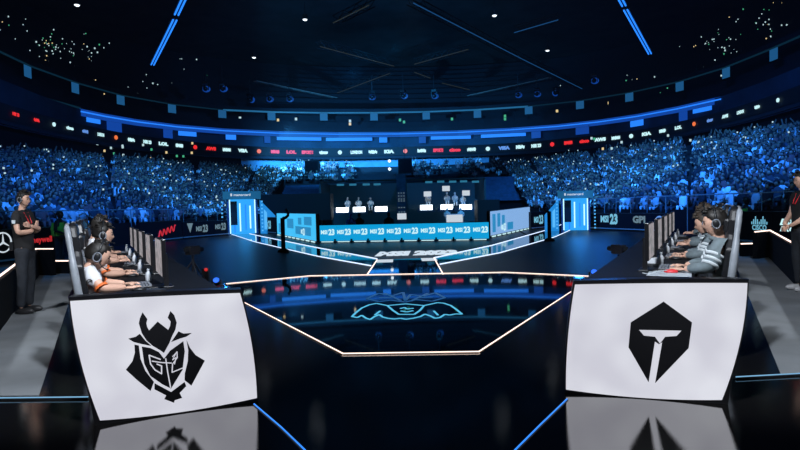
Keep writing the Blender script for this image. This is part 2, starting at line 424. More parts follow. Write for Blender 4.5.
# ------------------------------------------------------------------ the two big logo screens
def planeW(a, bb):
    a, bb = Vector(a), Vector(bb); d = (bb - a).normalized(); nrm = Vector((d.y, -d.x, 0))
    def W(px, py, off=0):
        r = ray(px, py); k = (a + nrm * off - EYE).dot(nrm) / r.dot(nrm); return EYE + r * k
    return W, nrm, d
def lerp(a, b, t): return (a[0] + (b[0] - a[0]) * t, a[1] + (b[1] - a[1]) * t)
def logo_screen(name, label, base, TL, TR, BR, BL, bowL, bowR, lips, shapes, whites, zoom):
    W, nrm, d = planeW(*base)
    c0 = (Vector(base[0]) + Vector(base[1])) / 2; c0.z = 0
    t = thing(name, label, 'led screen', c0)
    nu, nv = 12, 10; rows = []; 
    for j in range(nv + 1):
        v = j / nv; row = []
        for i in range(nu + 1):
            u = i / nu; top = lerp(TL, TR, u); bot = lerp(BL, BR, u); p = lerp(top, bot, v); bo = 4 * v * (1 - v)
            x = p[0] + bo * (bowL * (1 - u) + bowR * u); y = p[1] + 4 * u * (1 - u) * (-.6 * (1 - v) + 3.2 * v)
            row.append(W(x, y) - c0)
        rows.append(row)
    b = MB(); b.grid(rows)
    o = b.build('display', M['panel'], t)
    if (rows[0][1] - rows[0][0]).cross(rows[1][0] - rows[0][0]).dot(nrm) < 0:
        o.data.flip_normals()
    # black housing behind with thickness and thin frame
    loop = [rows[0][i] for i in range(nu + 1)] + [rows[j][nu] for j in range(1, nv + 1)] + [rows[nv][i] for i in range(nu - 1, -1, -1)] + [rows[j][0] for j in range(nv - 1, 0, -1)]
    cen = sum(loop, Vector()) / len(loop)
    big = []
    for p in loop:
        q = p + (p - cen).normalized() * .012 - nrm * .006
        if p.z < .12: q.z = FZ
        if p.z > .7: q.z += .018
        big.append(q)
    b = MB(); b.prism(big, -nrm * .10); b.build('housing', M['black'], t, weld=True)
    for sh in shapes:
        b = MB(); b.prism([W(*zp(x, y, *zoom), .004) - c0 for x, y in sh], nrm * .003)
        b.build('logo_shape', M['logo_black'], t, weld=True)
    b = MB()
    for ln in whites:
        if ln[0] == 'poly': b.prism([W(*zp(x, y, *zoom), .008) - c0 for x, y in ln[1]], nrm * .002)
        else:
            pts = [W(*zp(x, y, *zoom), .009) - c0 for x, y in ln[1]]
            for p, q in zip(pts[:-1], pts[1:]):
                e = (q - p).normalized() * ln[0] * .3; b.bar(p - e, q + e, .004, ln[0]) if abs((q - p).normalized().z) < .95 else b.bar(p - e, q + e, ln[0], .004)
    b.build('logo_lines', M['panel'], t)
    return t
g2 = [[(118, 95), (122, 75), (133, 50), (153, 78), (149, 95), (152, 110), (160, 124), (195, 88), (238, 122), (246, 105), (248, 88), (236, 72), (247, 45), (263, 62), (273, 92), (268, 120), (253, 150), (243, 176), (221, 216), (200, 202), (176, 188), (150, 166), (130, 135)],
      [(75, 158), (105, 150), (122, 138), (145, 166), (170, 188), (130, 180), (98, 172)],
      [(335, 135), (300, 137), (280, 128), (264, 152), (250, 172), (285, 158), (312, 150)],
      [(100, 182), (118, 186), (125, 240), (145, 290), (180, 335), (166, 372), (112, 328), (65, 285), (92, 250), (102, 215)],
      [(313, 163), (327, 195), (350, 225), (388, 248), (360, 300), (333, 350), (305, 328), (306, 300), (318, 250), (320, 205)],
      [(130, 190), (165, 196), (200, 213), (221, 240), (245, 208), (300, 168), (306, 210), (297, 285), (250, 362), (215, 345), (165, 310), (140, 260)],
      [(182, 340), (250, 376), (305, 335), (312, 352), (285, 380), (295, 400), (265, 410), (262, 420), (222, 405), (230, 390), (182, 365)]]
g2w = [(.006, [(228, 240), (236, 295), (248, 358)]), (.007, [(206, 243), (160, 226), (166, 262), (184, 286), (211, 302), (211, 270), (192, 262)]),
       (.006, [(172, 250), (210, 256), (252, 258)]), (.006, [(256, 232), (274, 212), (275, 236), (256, 262), (254, 296), (298, 278)]), (.005, [(264, 262), (270, 235), (256, 245), (268, 222)])]
Z7 = (450 / 110, 110, 300)
logo_screen('logo_screen', 'white led screen with black horned samurai mask logo before the players in white', (G(102, 424), G(258, 401)),
            (70, 301), (240, 293), (257, 398), (100, 420.5), -4.5, 3.5, None, g2, g2w, Z7)
tl = [[(380, 57), (455, 112), (446, 180), (357, 273), (341, 272), (287, 178), (293, 112)]]
tw = [('poly', [(315, 132), (427, 134), (414, 148), (384, 150), (370, 168), (357, 150), (328, 147)]), ('poly', [(357, 163), (368, 170), (376, 165), (357, 274), (340, 273)])]
logo_screen('logo_screen', 'white led screen with black pointed helmet logo before the players in grey', (G(565, 392.5), G(724, 403.5)),
            (575, 284.5), (747.5, 283), (722, 400), (566, 389.6), -2.5, 5.5, None, tl, tw, (2.646, 520, 280))

# ------------------------------------------------------------------ desks
HL, HR = Vector((-2.61 * 1.0, 0, 0)), None
def at_s(px, s): return Vector(((px - 400) / s, FPX / s, 0))
HL = at_s(97, 116); HR = at_s(710, 114)
SP = 1.22
zl, zr = .73, .76
def W_(h, U, V, u, v, z): p = h + U * u + V * v; return Vector((p.x, p.y, z))
def desk(h, U, V, z, label):
    rz = math.atan2(U.y, U.x); s = 1 if U.x > 0 else -1
    # local: x=u, y = V side
    t = thing('player_desk', label, 'desk', (h.x, h.y, 0), rz)
    y = lambda v: v * s
    L = 4.45 * SP + 1.0
    b = MB(); b.box((.52, y(-1.0 + L / 2), z - .02), (.80, L, .04)); b.build('tabletop', M['desk_top'], t, bevel=.006)
    for v in (-.98, .6, 2.2, 3.4, 4.4):
        b = MB(); b.box((.50, y(v), z / 2 - .03), (.66, .05, z - .06 + .02)); b.build('leg', M['matt'], t)
    b = MB(); b.box((.90, y(-1.0 + L / 2), z / 2), (.03, L, z - .04)); b.build('modesty_panel', M['matt'], t)
    return t
desk(HL, U_L, V_L, zl, 'long black player desk running back from the samurai logo screen')
desk(HR, U_R, V_R, zr, 'long black player desk running back from the helmet logo screen')

# ------------------------------------------------------------------ people
def head_fn(d, p):
    x, y, z = p
    if d.z < 0:                                  # jaw narrows and comes forward
        k = 1 + d.z * .34; y *= k; x = x * (1 + d.z * .22) + .014 * -d.z
    if d.x > .25 and abs(d.z) < .9:              # flatter face
        x -= .010 * (d.x - .25)
    w = math.exp(-((d.y / .16) ** 2))
    if d.x > .3: x += .022 * w * math.exp(-(((d.z + .18) / .14) ** 2))          # nose
    if d.x > .3: x += .006 * w * math.exp(-(((d.z + .52) / .08) ** 2))          # lips
    if d.x > .3: x -= .006 * math.exp(-(((abs(d.y) - .33) / .14) ** 2)) * math.exp(-(((d.z - .02) / .12) ** 2))  # eye sockets
    return Vector((x, y, z))
def add_head(mb, c, tilt=0.0, k=1.0):
    R = Matrix.Rotation(tilt, 3, 'Y'); sub = MB()
    sub.ball((0, 0, 0), (.098 * k, .078 * k, .122 * k), 28, 22, head_fn)
    for s in (-1, 1): sub.ball((-.005, s * .078 * k, -.012), (.018, .010, .030), 8, 6)
    b = len(mb.v); c = Vector(c)
    for v in sub.v: mb.v.append(tuple(c + R @ Vector(v)))
    for f in sub.f: mb.f.append([b + i for i in f]); mb.mi.append(mb.cur)
def eyes(c, tilt, parent, k=1.0):
    R = Matrix.Rotation(tilt, 3, 'Y'); b = MB()
    for s in (-1, 1): b.ball(Vector(c) + R @ Vector((.083 * k, s * .030, .006)), (.006, .012, .006), 8, 6)
    for s in (-1, 1): b.bar(Vector(c) + R @ Vector((.088 * k, s * .016, .026)), Vector(c) + R @ Vector((.078 * k, s * .048, .028)), .005, .005)
    b.build('eyes', M['hair'], parent)
def hair(c, tilt, parent, m, k=1.0, long=0.0, seed=0):
    R = Matrix.Rotation(tilt, 3, 'Y'); rr = random.Random(seed); b = MB()
    def fn(d, p):
        q = p * (1 + .05 * math.sin(9 * d.y + 5 * d.x + seed) * math.sin(7 * d.z + 3 * d.x))
        if d.x > .55 and d.z < .42: q = q * .80      # hairline: tucked under the skin of the face
        if d.z < -.35 - long and d.x > -.95: q = q * .82
        if d.x > .1 and d.z < .1: q.y *= .93; q.x *= .9
        return q
    s = MB(); s.ball((-.008, 0, .014), (.101 * k, .085 * k, .116 * k), 26, 18, fn)
    for j in range(16):   # tufts
        a = rr.uniform(-PI, PI); e = rr.uniform(.5, 1.3)
        d = Vector((math.cos(a) * math.cos(e), math.sin(a) * math.cos(e), math.sin(e))); p = Vector((-.010 + d.x * .102, d.y * .085, .018 + d.z * .118))
        s.tube([p * .96, p + Vector((.02 + rr.uniform(-.01, .02), rr.uniform(-.02, .02), .010)), p + Vector((.04, rr.uniform(-.02, .02), -.006))], [.014, .010, .002], 5)
    for v in s.v: b.v.append(tuple(Vector(c) + R @ Vector(v)))
    b.f = s.f; b.mi = s.mi
    return b.build('hair', m, parent, smooth=True)
def headset(c, tilt, parent, k=1.0, pale=False, mic=True):
    R = Matrix.Rotation(tilt, 3, 'Y'); c = Vector(c)
    W = lambda x, y, z: c + R @ Vector((x, y, z))
    b = MB(); pts = [W(-.012, .098 * k * math.cos(a), .010 + .135 * k * math.sin(a)) for a in [PI * i / 12 for i in range(13)]]
    b.tube(pts, .010, 6); t = b.build('headset_band', M['chair'], parent, smooth=True)
    for s in (-1, 1):
        b = MB(); b.ball(W(-.005, s * .097 * k, -.008), (.036, .020, .045), 14, 10); e = b.build('ear_cup', M['chair'], t, smooth=True)
        b = MB(); b.tube([W(-.005 + .030 * math.cos(a), s * .112 * k, -.008 + .038 * math.sin(a)) for a in [2 * PI * i / 14 for i in range(14)]], .006, 5, True)
        b.build('ear_ring', M['chair_grey'] if pale else M['key'], t)
    if mic:
        b = MB(); s = -1; b.tube([W(.01, s * .105, -.03), W(.06, s * .095, -.075), W(.105, s * .05, -.085)], .004, 5); b.ball(W(.108, s * .046, -.085), .010, 8, 6); b.build('microphone', M['chair'], t)
def finger_hand(mb, w, f, up, side, s=1.0, curl=.35):
    """palm from wrist w along f, fingers curling down, thumb toward 'side' vector"""
    w, f, up, side = Vector(w), Vector(f).normalized(), Vector(up).normalized(), Vector(side).normalized()
    palm_end = w + f * .085 * s
    b0 = len(mb.v)
    mb.tube([w - f * .01, w + f * .025, w + f * .06 * s, palm_end], [.026 * s, .036 * s, .040 * s, .034 * s], 10)
    for i in range(b0, len(mb.v)):                                      # flatten the palm
        v = Vector(mb.v[i]) - w; h = v.dot(up); mb.v[i] = tuple(w + v - up * h * .55)
    for i, (o, l) in enumerate(((.027, .062), (.009, .072), (-.009, .068), (-.027, .054))):
        a = palm_end - f * .012 + side * o * s; l *= s
        p1 = a + f * l * .45 + up * .008; p2 = p1 + (f * math.cos(curl) - up * math.sin(curl)) * l * .33; p3 = p2 + (f * math.cos(curl * 2.4) - up * math.sin(curl * 2.4)) * l * .28
        mb.tube([a, p1, p2, p3], [.0098 * s, .0092 * s, .0082 * s, .006 * s], 6)
    a = w + f * .022 * s + side * .026 * s
    mb.tube([a, a + (f * .7 + side * .7) * .034 * s, a + (f * .93 + side * .35 - up * .2) * .062 * s], [.013 * s, .011 * s, .008 * s], 6)

def player(label, zn, xh, zh, tilt, kit, hairm, desk_z, group, pale=False, long=0.0, seed=0, mirror=1):
    """seated player, +x is the way he faces; zn neck-base height, (xh,zh) head centre"""
    t = thing('player', label, 'person', (0, 0, 0), 0, group)
    hip = (-.10, 0, .52); belly = (-.085, 0, .66); chest = (-.055, 0, zn - .16); nb = (-.035, 0, zn); hd = (xh - .02, 0, zh - .03)
    sh = lambda s: (-.035, s * .160, zn - .045)
    el = lambda s: (.055, s * .245, desk_z + .055)
    wr = lambda s: (.235, s * .150, desk_z + .040)
    chains = [[(hip, (.09, .08)), (belly, (.09, .07)), (chest, (.09, .07)), (nb, (.052, .052)), (hd, (.050, .050))]]
    for s in (-1, 1):
        chains += [[(chest, (.09, .07)), (sh(s), .045), (el(s), .042), ((.15, s * .195, desk_z + .045), .037), (wr(s), .026)],
                   [(hip, (.09, .08)), ((.0, s * .10, .52), .06), ((.30, s * .13, .50), .045), ((.29, s * .13, .28), .04), ((.27, s * .13, .07), .036)]]
    me = chainmesh(chains); mb = MB(); mb.add(me); add_head(mb, (xh, 0, zh), tilt)
    for s in (-1, 1):
        finger_hand(mb, (.238, s * .150, desk_z + .035), Vector((1, -s * .18, -.05)), (0, 0, 1), (0, -s, 0), .95, .5)
    mb.build('body', M['skin'], t, smooth=True)
    # shirt
    ch = [[(hip, (.150, .115)), (belly, (.155, .108)), (chest, (.165, .112)), ((-.035, 0, zn - .008), (.068, .064))]]
    for s in (-1, 1):
        if kit == 'white': ch += [[(chest, (.165, .112)), (sh(s), .078), (tuple(Vector(sh(s)).lerp(Vector(el(s)), .80)), .060)]]
        else: ch += [[(chest, (.165, .112)), (sh(s), .080), (el(s), .062), ((.15, s * .195, desk_z + .052), .050), ((.215, s * .158, desk_z + .044), .036)]]
    me = chainmesh(ch); mb = MB(); mb.add(me); shirt = mb.build('jersey' if kit == 'white' else 'jacket', M['white_shirt'] if kit == 'white' else M['grey_jacket'], t, smooth=True)
    if kit == 'white':
        for s in (-1, 1):
            mb = MB(); c = Vector(sh(s)).lerp(Vector(el(s)), .92); ax = (Vector(el(s)) - Vector(sh(s))).normalized()
            mb.tube([c - ax * .012, c + ax * .010], [.058, .055], 14); mb.build('sleeve_trim', M['orange'], shirt)
        mb = MB(); mb.tube([(-.150, -.10, .60), (-.152, -.11, .72), (-.130, -.11, zn - .14)], [.03, .045, .02], 8); mb.build('side_panel', M['purple'], shirt, smooth=True)
        mb = MB(); mb.tube([(-.035 + .056 * math.cos(a), .062 * math.sin(a), zn + .006 + .012 * math.cos(a)) for a in [2 * PI * i / 12 for i in range(12)]], .010, 6, True); mb.build('collar', M['white_shirt'], shirt)
        mb = MB(); c = Vector((-.035, mirror * -.248, zn - .10)); mb.tube([c + Vector((.02 * math.cos(a), 0, .02 * math.sin(a))) for a in [2 * PI * i / 10 for i in range(8)]], .005, 5); mb.build('badge', M['hair'], shirt)
    else:
        for s in (-1, 1):
            S_, E_ = Vector(sh(s)), Vector(el(s))
            for q in (.42, .62, .82):
                c = S_.lerp(E_, q); ax = (E_ - S_).normalized(); mb = MB(); r = .083 - .017 * q
                mb.tube([c - ax * .011, c + ax * .011], r, 14); mb.build('stripe', M['stripe'], shirt, smooth=True)
        mb = MB(); mb.tube([(-.035 + .062 * math.cos(a), .070 * math.sin(a), zn + .004 + .012 * math.cos(a)) for a in [2 * PI * i / 12 for i in range(12)]], .020, 6, True); mb.build('hood', M['grey_jacket'], shirt, smooth=True)
    # trousers & shoes
    ch = [[((.02, 0, .52), (.12, .12)), (hip, (.14, .115)), ((-.10, 0, .60), (.13, .10))]]
    for s in (-1, 1): ch += [[(hip, (.14, .115)), ((.02, s * .10, .525), .100), ((.30, s * .13, .50), .076), ((.29, s * .13, .28), .066), ((.27, s * .13, .12), .058)]]
    mb = MB(); mb.add(chainmesh(ch)); mb.build('trousers', M['denim'], t, smooth=True)
    mb = MB()
    for s in (-1, 1): mb.ball((.31, s * .13, .045), (.13, .048, .045), 12, 8)
    mb.build('shoes', M['shoe'], t, smooth=True)
    hair((xh, 0, zh), tilt, t, hairm, long=long, seed=seed); eyes((xh, 0, zh), tilt, t)
    headset((xh, 0, zh), tilt, t, pale=pale)
    return t

# gaming chair, +x forward
def gaming_chair(label, group):
    t = thing('gaming_chair', label, 'chair', (0, 0, 0), 0, group)
    def slab(x0, x1, y0, y1, z0, z1): return MB().box(((x0 + x1) / 2, (y0 + y1) / 2, (z0 + z1) / 2), (x1 - x0, y1 - y0, z1 - z0))
    slab(-.26, .24, -.24, .24, .37, .46).build('seat', M['chair'], t, bevel=.04)
    for s in (-1, 1): slab(-.20, .22, s * .245 - .035, s * .245 + .035, .39, .50).build('seat_bolster', M['chair_grey'], t, bevel=.03)
    # backrest: outline in y-z, leaning back
    prof = [(.20, .44), (.23, .62), (.265, .80), (.275, .98), (.20, 1.06), (.185, 1.10), (.19, 1.22), (.15, 1.31), (.08, 1.335)]
    out = [(-y, z) for y, z in prof] + [(y, z) for y, z in prof[::-1]]
    lean = lambda z: -.265 - (z - .44) * .12
    b = MB(); b.prism([(lean(z) - .002, y * .93, z) for y, z in out], (.060, 0, 0)); b.build('backrest', M['chair'], t, bevel=.018)
    for s in (-1, 1):
        P = [(y * s, z) for y, z in prof]; inn = [(s * (y - .055), z) for y, z in prof]
        wp = [(.19, .44), (.235, .60), (.262, .76), (.270, .90), (.245, 1.02), (.205, 1.10), (.195, 1.20), (.16, 1.29), (.08, 1.325)]
        b = MB(); b.tube([(lean(z) - .012, y * s, z) for y, z in wp], [.018, .026, .031, .031, .027, .023, .025, .023, .012], 10); b.build('side_wing', M['chair_grey'], t, smooth=True)
    b = MB()
    b.box((lean(1.18) + .06, 0, 1.17), (.06, .24, .13)); b.build('head_cushion', M['chair'], t, bevel=.025)
    for s in (-1, 1):
        b = MB(); b.box((-.05, s * .315, .655), (.26, .08, .03)); b.build('armrest', M['chair'], t, bevel=.012)
        b = MB(); b.bar((-.05, s * .315, .40), (-.05, s * .315, .64), .03, .05); b.build('armrest_post', M['metal'], t)
    b = MB(); b.lathe([(.028, .12), (.028, .30), (.05, .37)]); b.build('gas_lift', M['metal'], t)
    for i in range(5):
        a = i * 2 * PI / 5 + .3; d = Vector((math.cos(a), math.sin(a), 0)); b = MB()
        b.bar(Vector((0, 0, .13)), d * .30 + Vector((0, 0, .08)), .045, .03); l = b.build('base_leg', M['metal'], t)
        b = MB(); b.tube([d * .30 + Vector((-d.y, d.x, 0)) * .022 + Vector((0, 0, .03)), d * .30 - Vector((-d.y, d.x, 0)) * .022 + Vector((0, 0, .03))], .03, 10); b.build('caster', M['chair'], l)
    return t

def monitor(label, group, z):
    t = thing('monitor', label, 'monitor', (0, 0, z), 0, group)   # screen faces -x
    b = MB(); b.box((0, 0, .005), (.20, .24, .010)); b.build('foot', M['black'], t, bevel=.003)
    b = MB(); b.bar((.05, 0, .0), (.045, 0, .30), .04, .03); b.build('neck', M['black'], t)
    b = MB(); b.box((.012, 0, .275), (.035, .56, .335)); b.build('shell', M['black'], t, bevel=.006)
    b = MB(); b.box((-.008, 0, .275), (.006, .535, .31)); b.build('screen', M['screen'], t)
    return t
def keyboard(label, group, z):
    t = thing('keyboard', label, 'keyboard', (0, 0, z), 0, group)
    b = MB(); b.box((0, 0, .012), (.14, .34, .018)); b.build('body', M['chair'], t, bevel=.004)
    b = MB()
    for i in range(5):
        for j in range(13): b.box((-.052 + i * .026, -.152 + j * .0254, .025), (.021, .021, .010))
    b.build('keys', M['key'], t); return t
def mouse(label, group, z, m):
    t = thing('mouse', label, 'computer mouse', (0, 0, z), 0, group)
    b = MB(); b.ball((0, 0, .012), (.058, .031, .022), 14, 10, lambda d, p: Vector((p.x, p.y, max(p.z, -.012)))); b.build('shell', m, t, smooth=True)
    b = MB(); b.tube([(.02, -.004, .033), (.02, .004, .033)], .008, 8); b.build('wheel', M['key'], t); return t
def bottle(label, group, z):
    t = thing('drink_bottle', label, 'bottle', (0, 0, z), 0, group)
    b = MB(); b.lathe([(.024, 0), (.027, .008), (.027, .07), (.02, .088), (.010, .098), (.010, .105)], n=14); b.build('body', M['plastic'], t, smooth=True)
    b = MB(); b.lathe([(.013, .105), (.013, .122), (.008, .124)], n=12); b.build('cap', M['stripe'], t); return t

TEAMS = [('L', HL, U_L, V_L, 'white', zl), ('R', HR, U_R, V_R, 'grey', zr)]
desc = {'L': ['player in white jersey with orange cuff and headset, nearest the samurai logo screen',
              'second player in white from the samurai logo screen, headset over dark hair',
              'third player in white along the samurai desk, sitting taller than the first two',
              'fourth player in white along the samurai desk, mostly hidden by three teammates',
              'last player in white at the far end of the samurai desk'],
        'R': ['player in grey jacket with pale sleeve stripes and headset, nearest the helmet logo screen',
              'second player in grey from the helmet logo screen, half hidden behind the first',
              'third player in grey along the helmet desk, in the middle of the row',
              'fourth player in grey along the helmet desk, only head and forearms showing',
              'last player in grey at the far end of the helmet desk']}
ORD = ['nearest', 'second', 'third', 'fourth', 'farthest']
for tm, h, U, V, kit, dz in TEAMS:
    rz = math.atan2(U.y, U.x); side = 'samurai' if tm == 'L' else 'helmet'; s = 1 if tm == 'L' else -1
    if tm == 'L':
        p1 = player(desc['L'][0],   .95, .035, 1.045, .42, 'white', M['hair'], dz, 'players in white', seed=3, long=.15, mirror=1)
        p2 = player(desc['L'][1], 1.03, .05, 1.185, .10, 'white', M['hair'], dz, 'players in white', seed=5, pale=True, mirror=1)
    else:
        p1 = player(desc['R'][0], 1.045, -.005, 1.195, .16, 'grey', M['hair'], dz, 'players in grey', seed=8, long=.1, mirror=-1)
        p2 = player(desc['R'][1], 1.01, .03, 1.14, .25, 'grey', M['hairg'], dz, 'players in grey', seed=11, mirror=-1)
    ch = gaming_chair('x', 'chairs along the %s desk' % side)
    mo = monitor('x', 'monitors on the %s desk' % side, dz); kb = keyboard('x', 'keyboards on the %s desk' % side, dz)
    ms = mouse('x', 'mice on the %s desk' % side, dz, M['red'] if tm == 'R' else M['chair']); bo = bottle('x', 'bottles on the %s desk' % side, dz)
    for k in range(5):
        P = lambda u, v, z=0: W_(h, U, V, u, v + k * SP, z)
        ms0 = ms
        def put(o, u, v, z, lab, turn=0):
            q = o if k == 0 or (k == 1 and o is ms) else dup(o); q.location = P(u, v, z); q.rotation_euler = (0, 0, rz + turn); q['label'] = lab; return q
        if k == 0: pl = p1
        elif k == 1: pl = p2; ms = mouse('x', 'mice on the %s desk' % side, dz, M['chair'])
        else: pl = dup(p2)
        pl.location = P([-.035, .0, -.02, .0, -.04][k], 0); pl.rotation_euler = (0, 0, rz); pl['label'] = desc[tm][k]
        if k == 2: pl.scale = (1, 1, 1.06)
        if k > 1 and tm == 'R': pl.scale = (1, 1, [1, 1, 1.05, .98, 1.06][k])
        put(ch, .165, 0, 0, '%s pale-winged black gaming chair in the row behind the %s logo desk' % (ORD[k], side), [0, .1, -.12, .06, 0][k])
        put(mo, .485 + (.0 if tm == 'L' else -.01), .02, dz, '%s monitor from the %s logo screen, lit screen facing its player' % (ORD[k], side))
        put(kb, .345, .13, dz, '%s dark keyboard from the %s logo screen, under a player\'s hand' % (ORD[k], side))
        put(ms, .30, -.17, dz, '%s %s mouse from the %s logo screen' % (ORD[k], 'red' if tm == 'R' and k == 0 else 'black', side))
        put(bo, .42, .52, dz, '%s pale bottle on the %s logo desk beside a monitor' % (ORD[k], side))
# small things at the near desk ends
def local_box(name, h, U, V, u, v, z, d, m, label, cat, bev=.003):
    b = MB(); b.box((0, 0, d[2] / 2), d); o = b.build(name, m, bevel=bev); o.location = W_(h, U, V, u, v, z); o.rotation_euler = (0, 0, math.atan2(U.y, U.x)); tag(o, label, cat); return o
local_box('mouse_pad', HL, U_L, V_L, .32, -.18, zl, (.36, .40, .004), M['pad'], 'dark mouse pad under the nearest hand of the first white-shirted player', 'mouse pad', 0)
local_box('mouse_pad', HR, U_R, V_R, .31, -.24, zr, (.34, .36, .004), M['paleseat'], 'pale mouse pad under the hand of the first grey-jacketed player', 'mouse pad', 0)
local_box('paper_cup_tray', HR, U_R, V_R, .50, .62, zr, (.16, .10, .05), M['plastic'], 'small white tray beside the nearest monitor on the helmet desk', 'tray')
local_box('notebook', HL, U_L, V_L, .20, -.75, zl, (.16, .22, .012), M['paleseat'], 'pale folded sheet on the desk just behind the samurai logo screen', 'notebook')
b = MB(); pts = [W_(HR, U_R, V_R, .52, -.28, zr + .006), W_(HR, U_R, V_R, .46, -.36, zr + .006), W_(HR, U_R, V_R, .40, -.30, zr + .03), W_(HR, U_R, V_R, .33, -.24, zr + .03)]
b.tube(pts, .004, 6); tag(b.build('mouse_cable', M['stripe']), 'pale mouse cable curling over the near end of the helmet desk', 'cable')

# ------------------------------------------------------------------ standing staff
def staff(label, loc, rz, pose, shoe=M['shoe']):
    t = thing('person', label, 'person', loc, rz)
    hip, waist, chest, nb, hd = (0, 0, .93), (0, 0, 1.08), (-.01, 0, 1.30), (-.01, 0, 1.475), (.02, 0, 1.58)
    ch = [[(hip, (.09, .07)), (waist, (.085, .06)), (chest, (.09, .07)), (nb, (.052, .052)), (hd, (.05, .05))]]
    arms = {}
    for s in (-1, 1):
        if pose == 'crossed': A = [(.0, s * .185, 1.43), (.05, s * .235, 1.17), (.185 + .03 * s, s * .06, 1.20 + .02 * s), (.155 + .03 * s, -s * .13, 1.26)]
        else: A = [(.0, s * .185, 1.43), (.03, s * .235, 1.16), (.17, s * .14, 1.02), (.22, s * .05, .97)]
        arms[s] = A
        ch += [[(chest, (.09, .07)), (A[0], .045), (A[1], .045), (A[2], .035), (A[3], .026)],
               [(hip, (.09, .07)), ((.01, s * .09, .84), .06), ((.02, s * .105, .49), .045), ((-.01, s * .11, .28), .042), ((-.02, s * .115, .08), .036)]]
    mb = MB(); mb.add(chainmesh(ch)); add_head(mb, (.03, 0, 1.645), .08, .95)
    for s in (-1, 1):
        A = arms[s]; f = Vector(A[3]) - Vector(A[2])
        finger_hand(mb, A[3], f, Vector((1, 0, .2)), Vector((0, 0, 1)), .95, .4)
    mb.build('body', M['skin'], t, smooth=True)
    ch = [[((0, 0, .86), (.16, .12)), ((0, 0, .95), (.16, .12)), (waist, (.155, .115)), (chest, (.18, .125)), ((-.01, 0, 1.465), (.070, .068))]]
    for s in (-1, 1):
        A = arms[s]; m = Vector(A[0]).lerp(Vector(A[1]), .62); ch += [[(chest, (.18, .125)), (A[0], .074), (tuple(m), .066)]]
    mb = MB(); mb.add(chainmesh(ch)); sh = mb.build('polo_shirt', M['polo'], t, smooth=True)
    mb = MB(); mb.tube([(-.01 + .062 * math.cos(a), .064 * math.sin(a), 1.475 + .01 * math.cos(a)) for a in [2 * PI * i / 12 for i in range(12)]], .012, 6, True); mb.build('collar', M['polo'], sh)
    mb = MB()
    for s in (-1, 1):
        A = arms[s]; c = Vector(A[0]).lerp(Vector(A[1]), .40); mb.box(c + Vector((.0, s * .068, 0)), (.05, .008, .05))
    mb.build('sleeve_badge', M['stripe'], sh)
    ch = [[((0, 0, .97), (.155, .115)), (hip, (.16, .115))]]
    for s in (-1, 1): ch += [[(hip, (.16, .115)), ((.01, s * .09, .84), .104), ((.02, s * .105, .49), .078), ((-.01, s * .11, .28), .072), ((-.02, s * .115, .09), .064)]]
    mb = MB(); mb.add(chainmesh(ch)); mb.build('trousers', M['denim'], t, smooth=True)
    mb = MB()
    for s in (-1, 1): mb.ball((.045, s * .118, .045), (.14, .05, .048), 14, 8, lambda d, p: Vector((p.x, p.y, max(p.z, -.042))))
    mb.build('shoes', shoe, t, smooth=True)
    hair((.03, 0, 1.645), .08, t, M['hair'], .95, seed=4); eyes((.03, 0, 1.645), .08, t, .95); headset((.03, 0, 1.645), .08, t, .95)
    mb = MB(); mb.tube([(.055, -.06, 1.46), (.125, -.03, 1.30), (.125, .03, 1.30), (.055, .06, 1.46)], .006, 5); mb.build('lanyard', M['red'], t)
    mb = MB(); mb.box((-.12, -.10, .98), (.05, .07, .12)); r = mb.build('radio_pack', M['chair'], t, bevel=.006)
    return t
pl = G(27, 313, 0)
staff('staff person in black polo and headset with folded arms by the star logo board', (pl.x, pl.y, 0), math.radians(5), 'crossed').scale = (.9, .88, 1.0)
pr = G(803, 291, 0)
staff('staff person in black with pale shoes beside the cyan-lettered advertising board', (pr.x, pr.y, 0), math.radians(172), 'hold', M['shoew'])

# ------------------------------------------------------------------ light-edged parapets
def parapet(label, pts, h, name='parapet'):
    t = thing(name, label, 'low wall', pts[0]); o = Vector(pts[0])
    q = [Vector(p) - o for p in pts]
    b = MB()
    for a, c in zip(q[:-1], q[1:]): b.bar(a + Vector((0, 0, h / 2 + FZ)), c + Vector((0, 0, h / 2 + FZ)), .10, h - .02)
    b.build('wall_body', M['matt'], t)
    b = MB()
    b.tube([a + Vector((0, 0, h + .004)) for a in q], .016, 6); b.build('edge_light', M['led_warm'], t)
    return t
def g0(px, py, z): p = G(px, py, z); return Vector((p.x, p.y, 0))
parapet('black low wall topped by a warm light line behind the arms-folded staff person', [g0(-60, 318, .62), g0(0, 276, .62), g0(36, 249, .62), g0(53, 249, .62)], .62)
parapet('black low wall topped by a warm light line beside the pale-shoed staff person', [g0(755, 232, .62), g0(770, 230.5, .62), g0(800, 247, .62), g0(870, 290, .62)], .62)
parapet('short low light-topped wall end between arms-folded staff person and white team chairs', [g0(52, 261, .3), g0(70, 261, .3)], .3, 'wall_end_rail')
parapet('short low light-topped wall end beside the grey team chairs', [g0(741, 244, .3), g0(755, 243.5, .3)], .3, 'wall_end_rail')

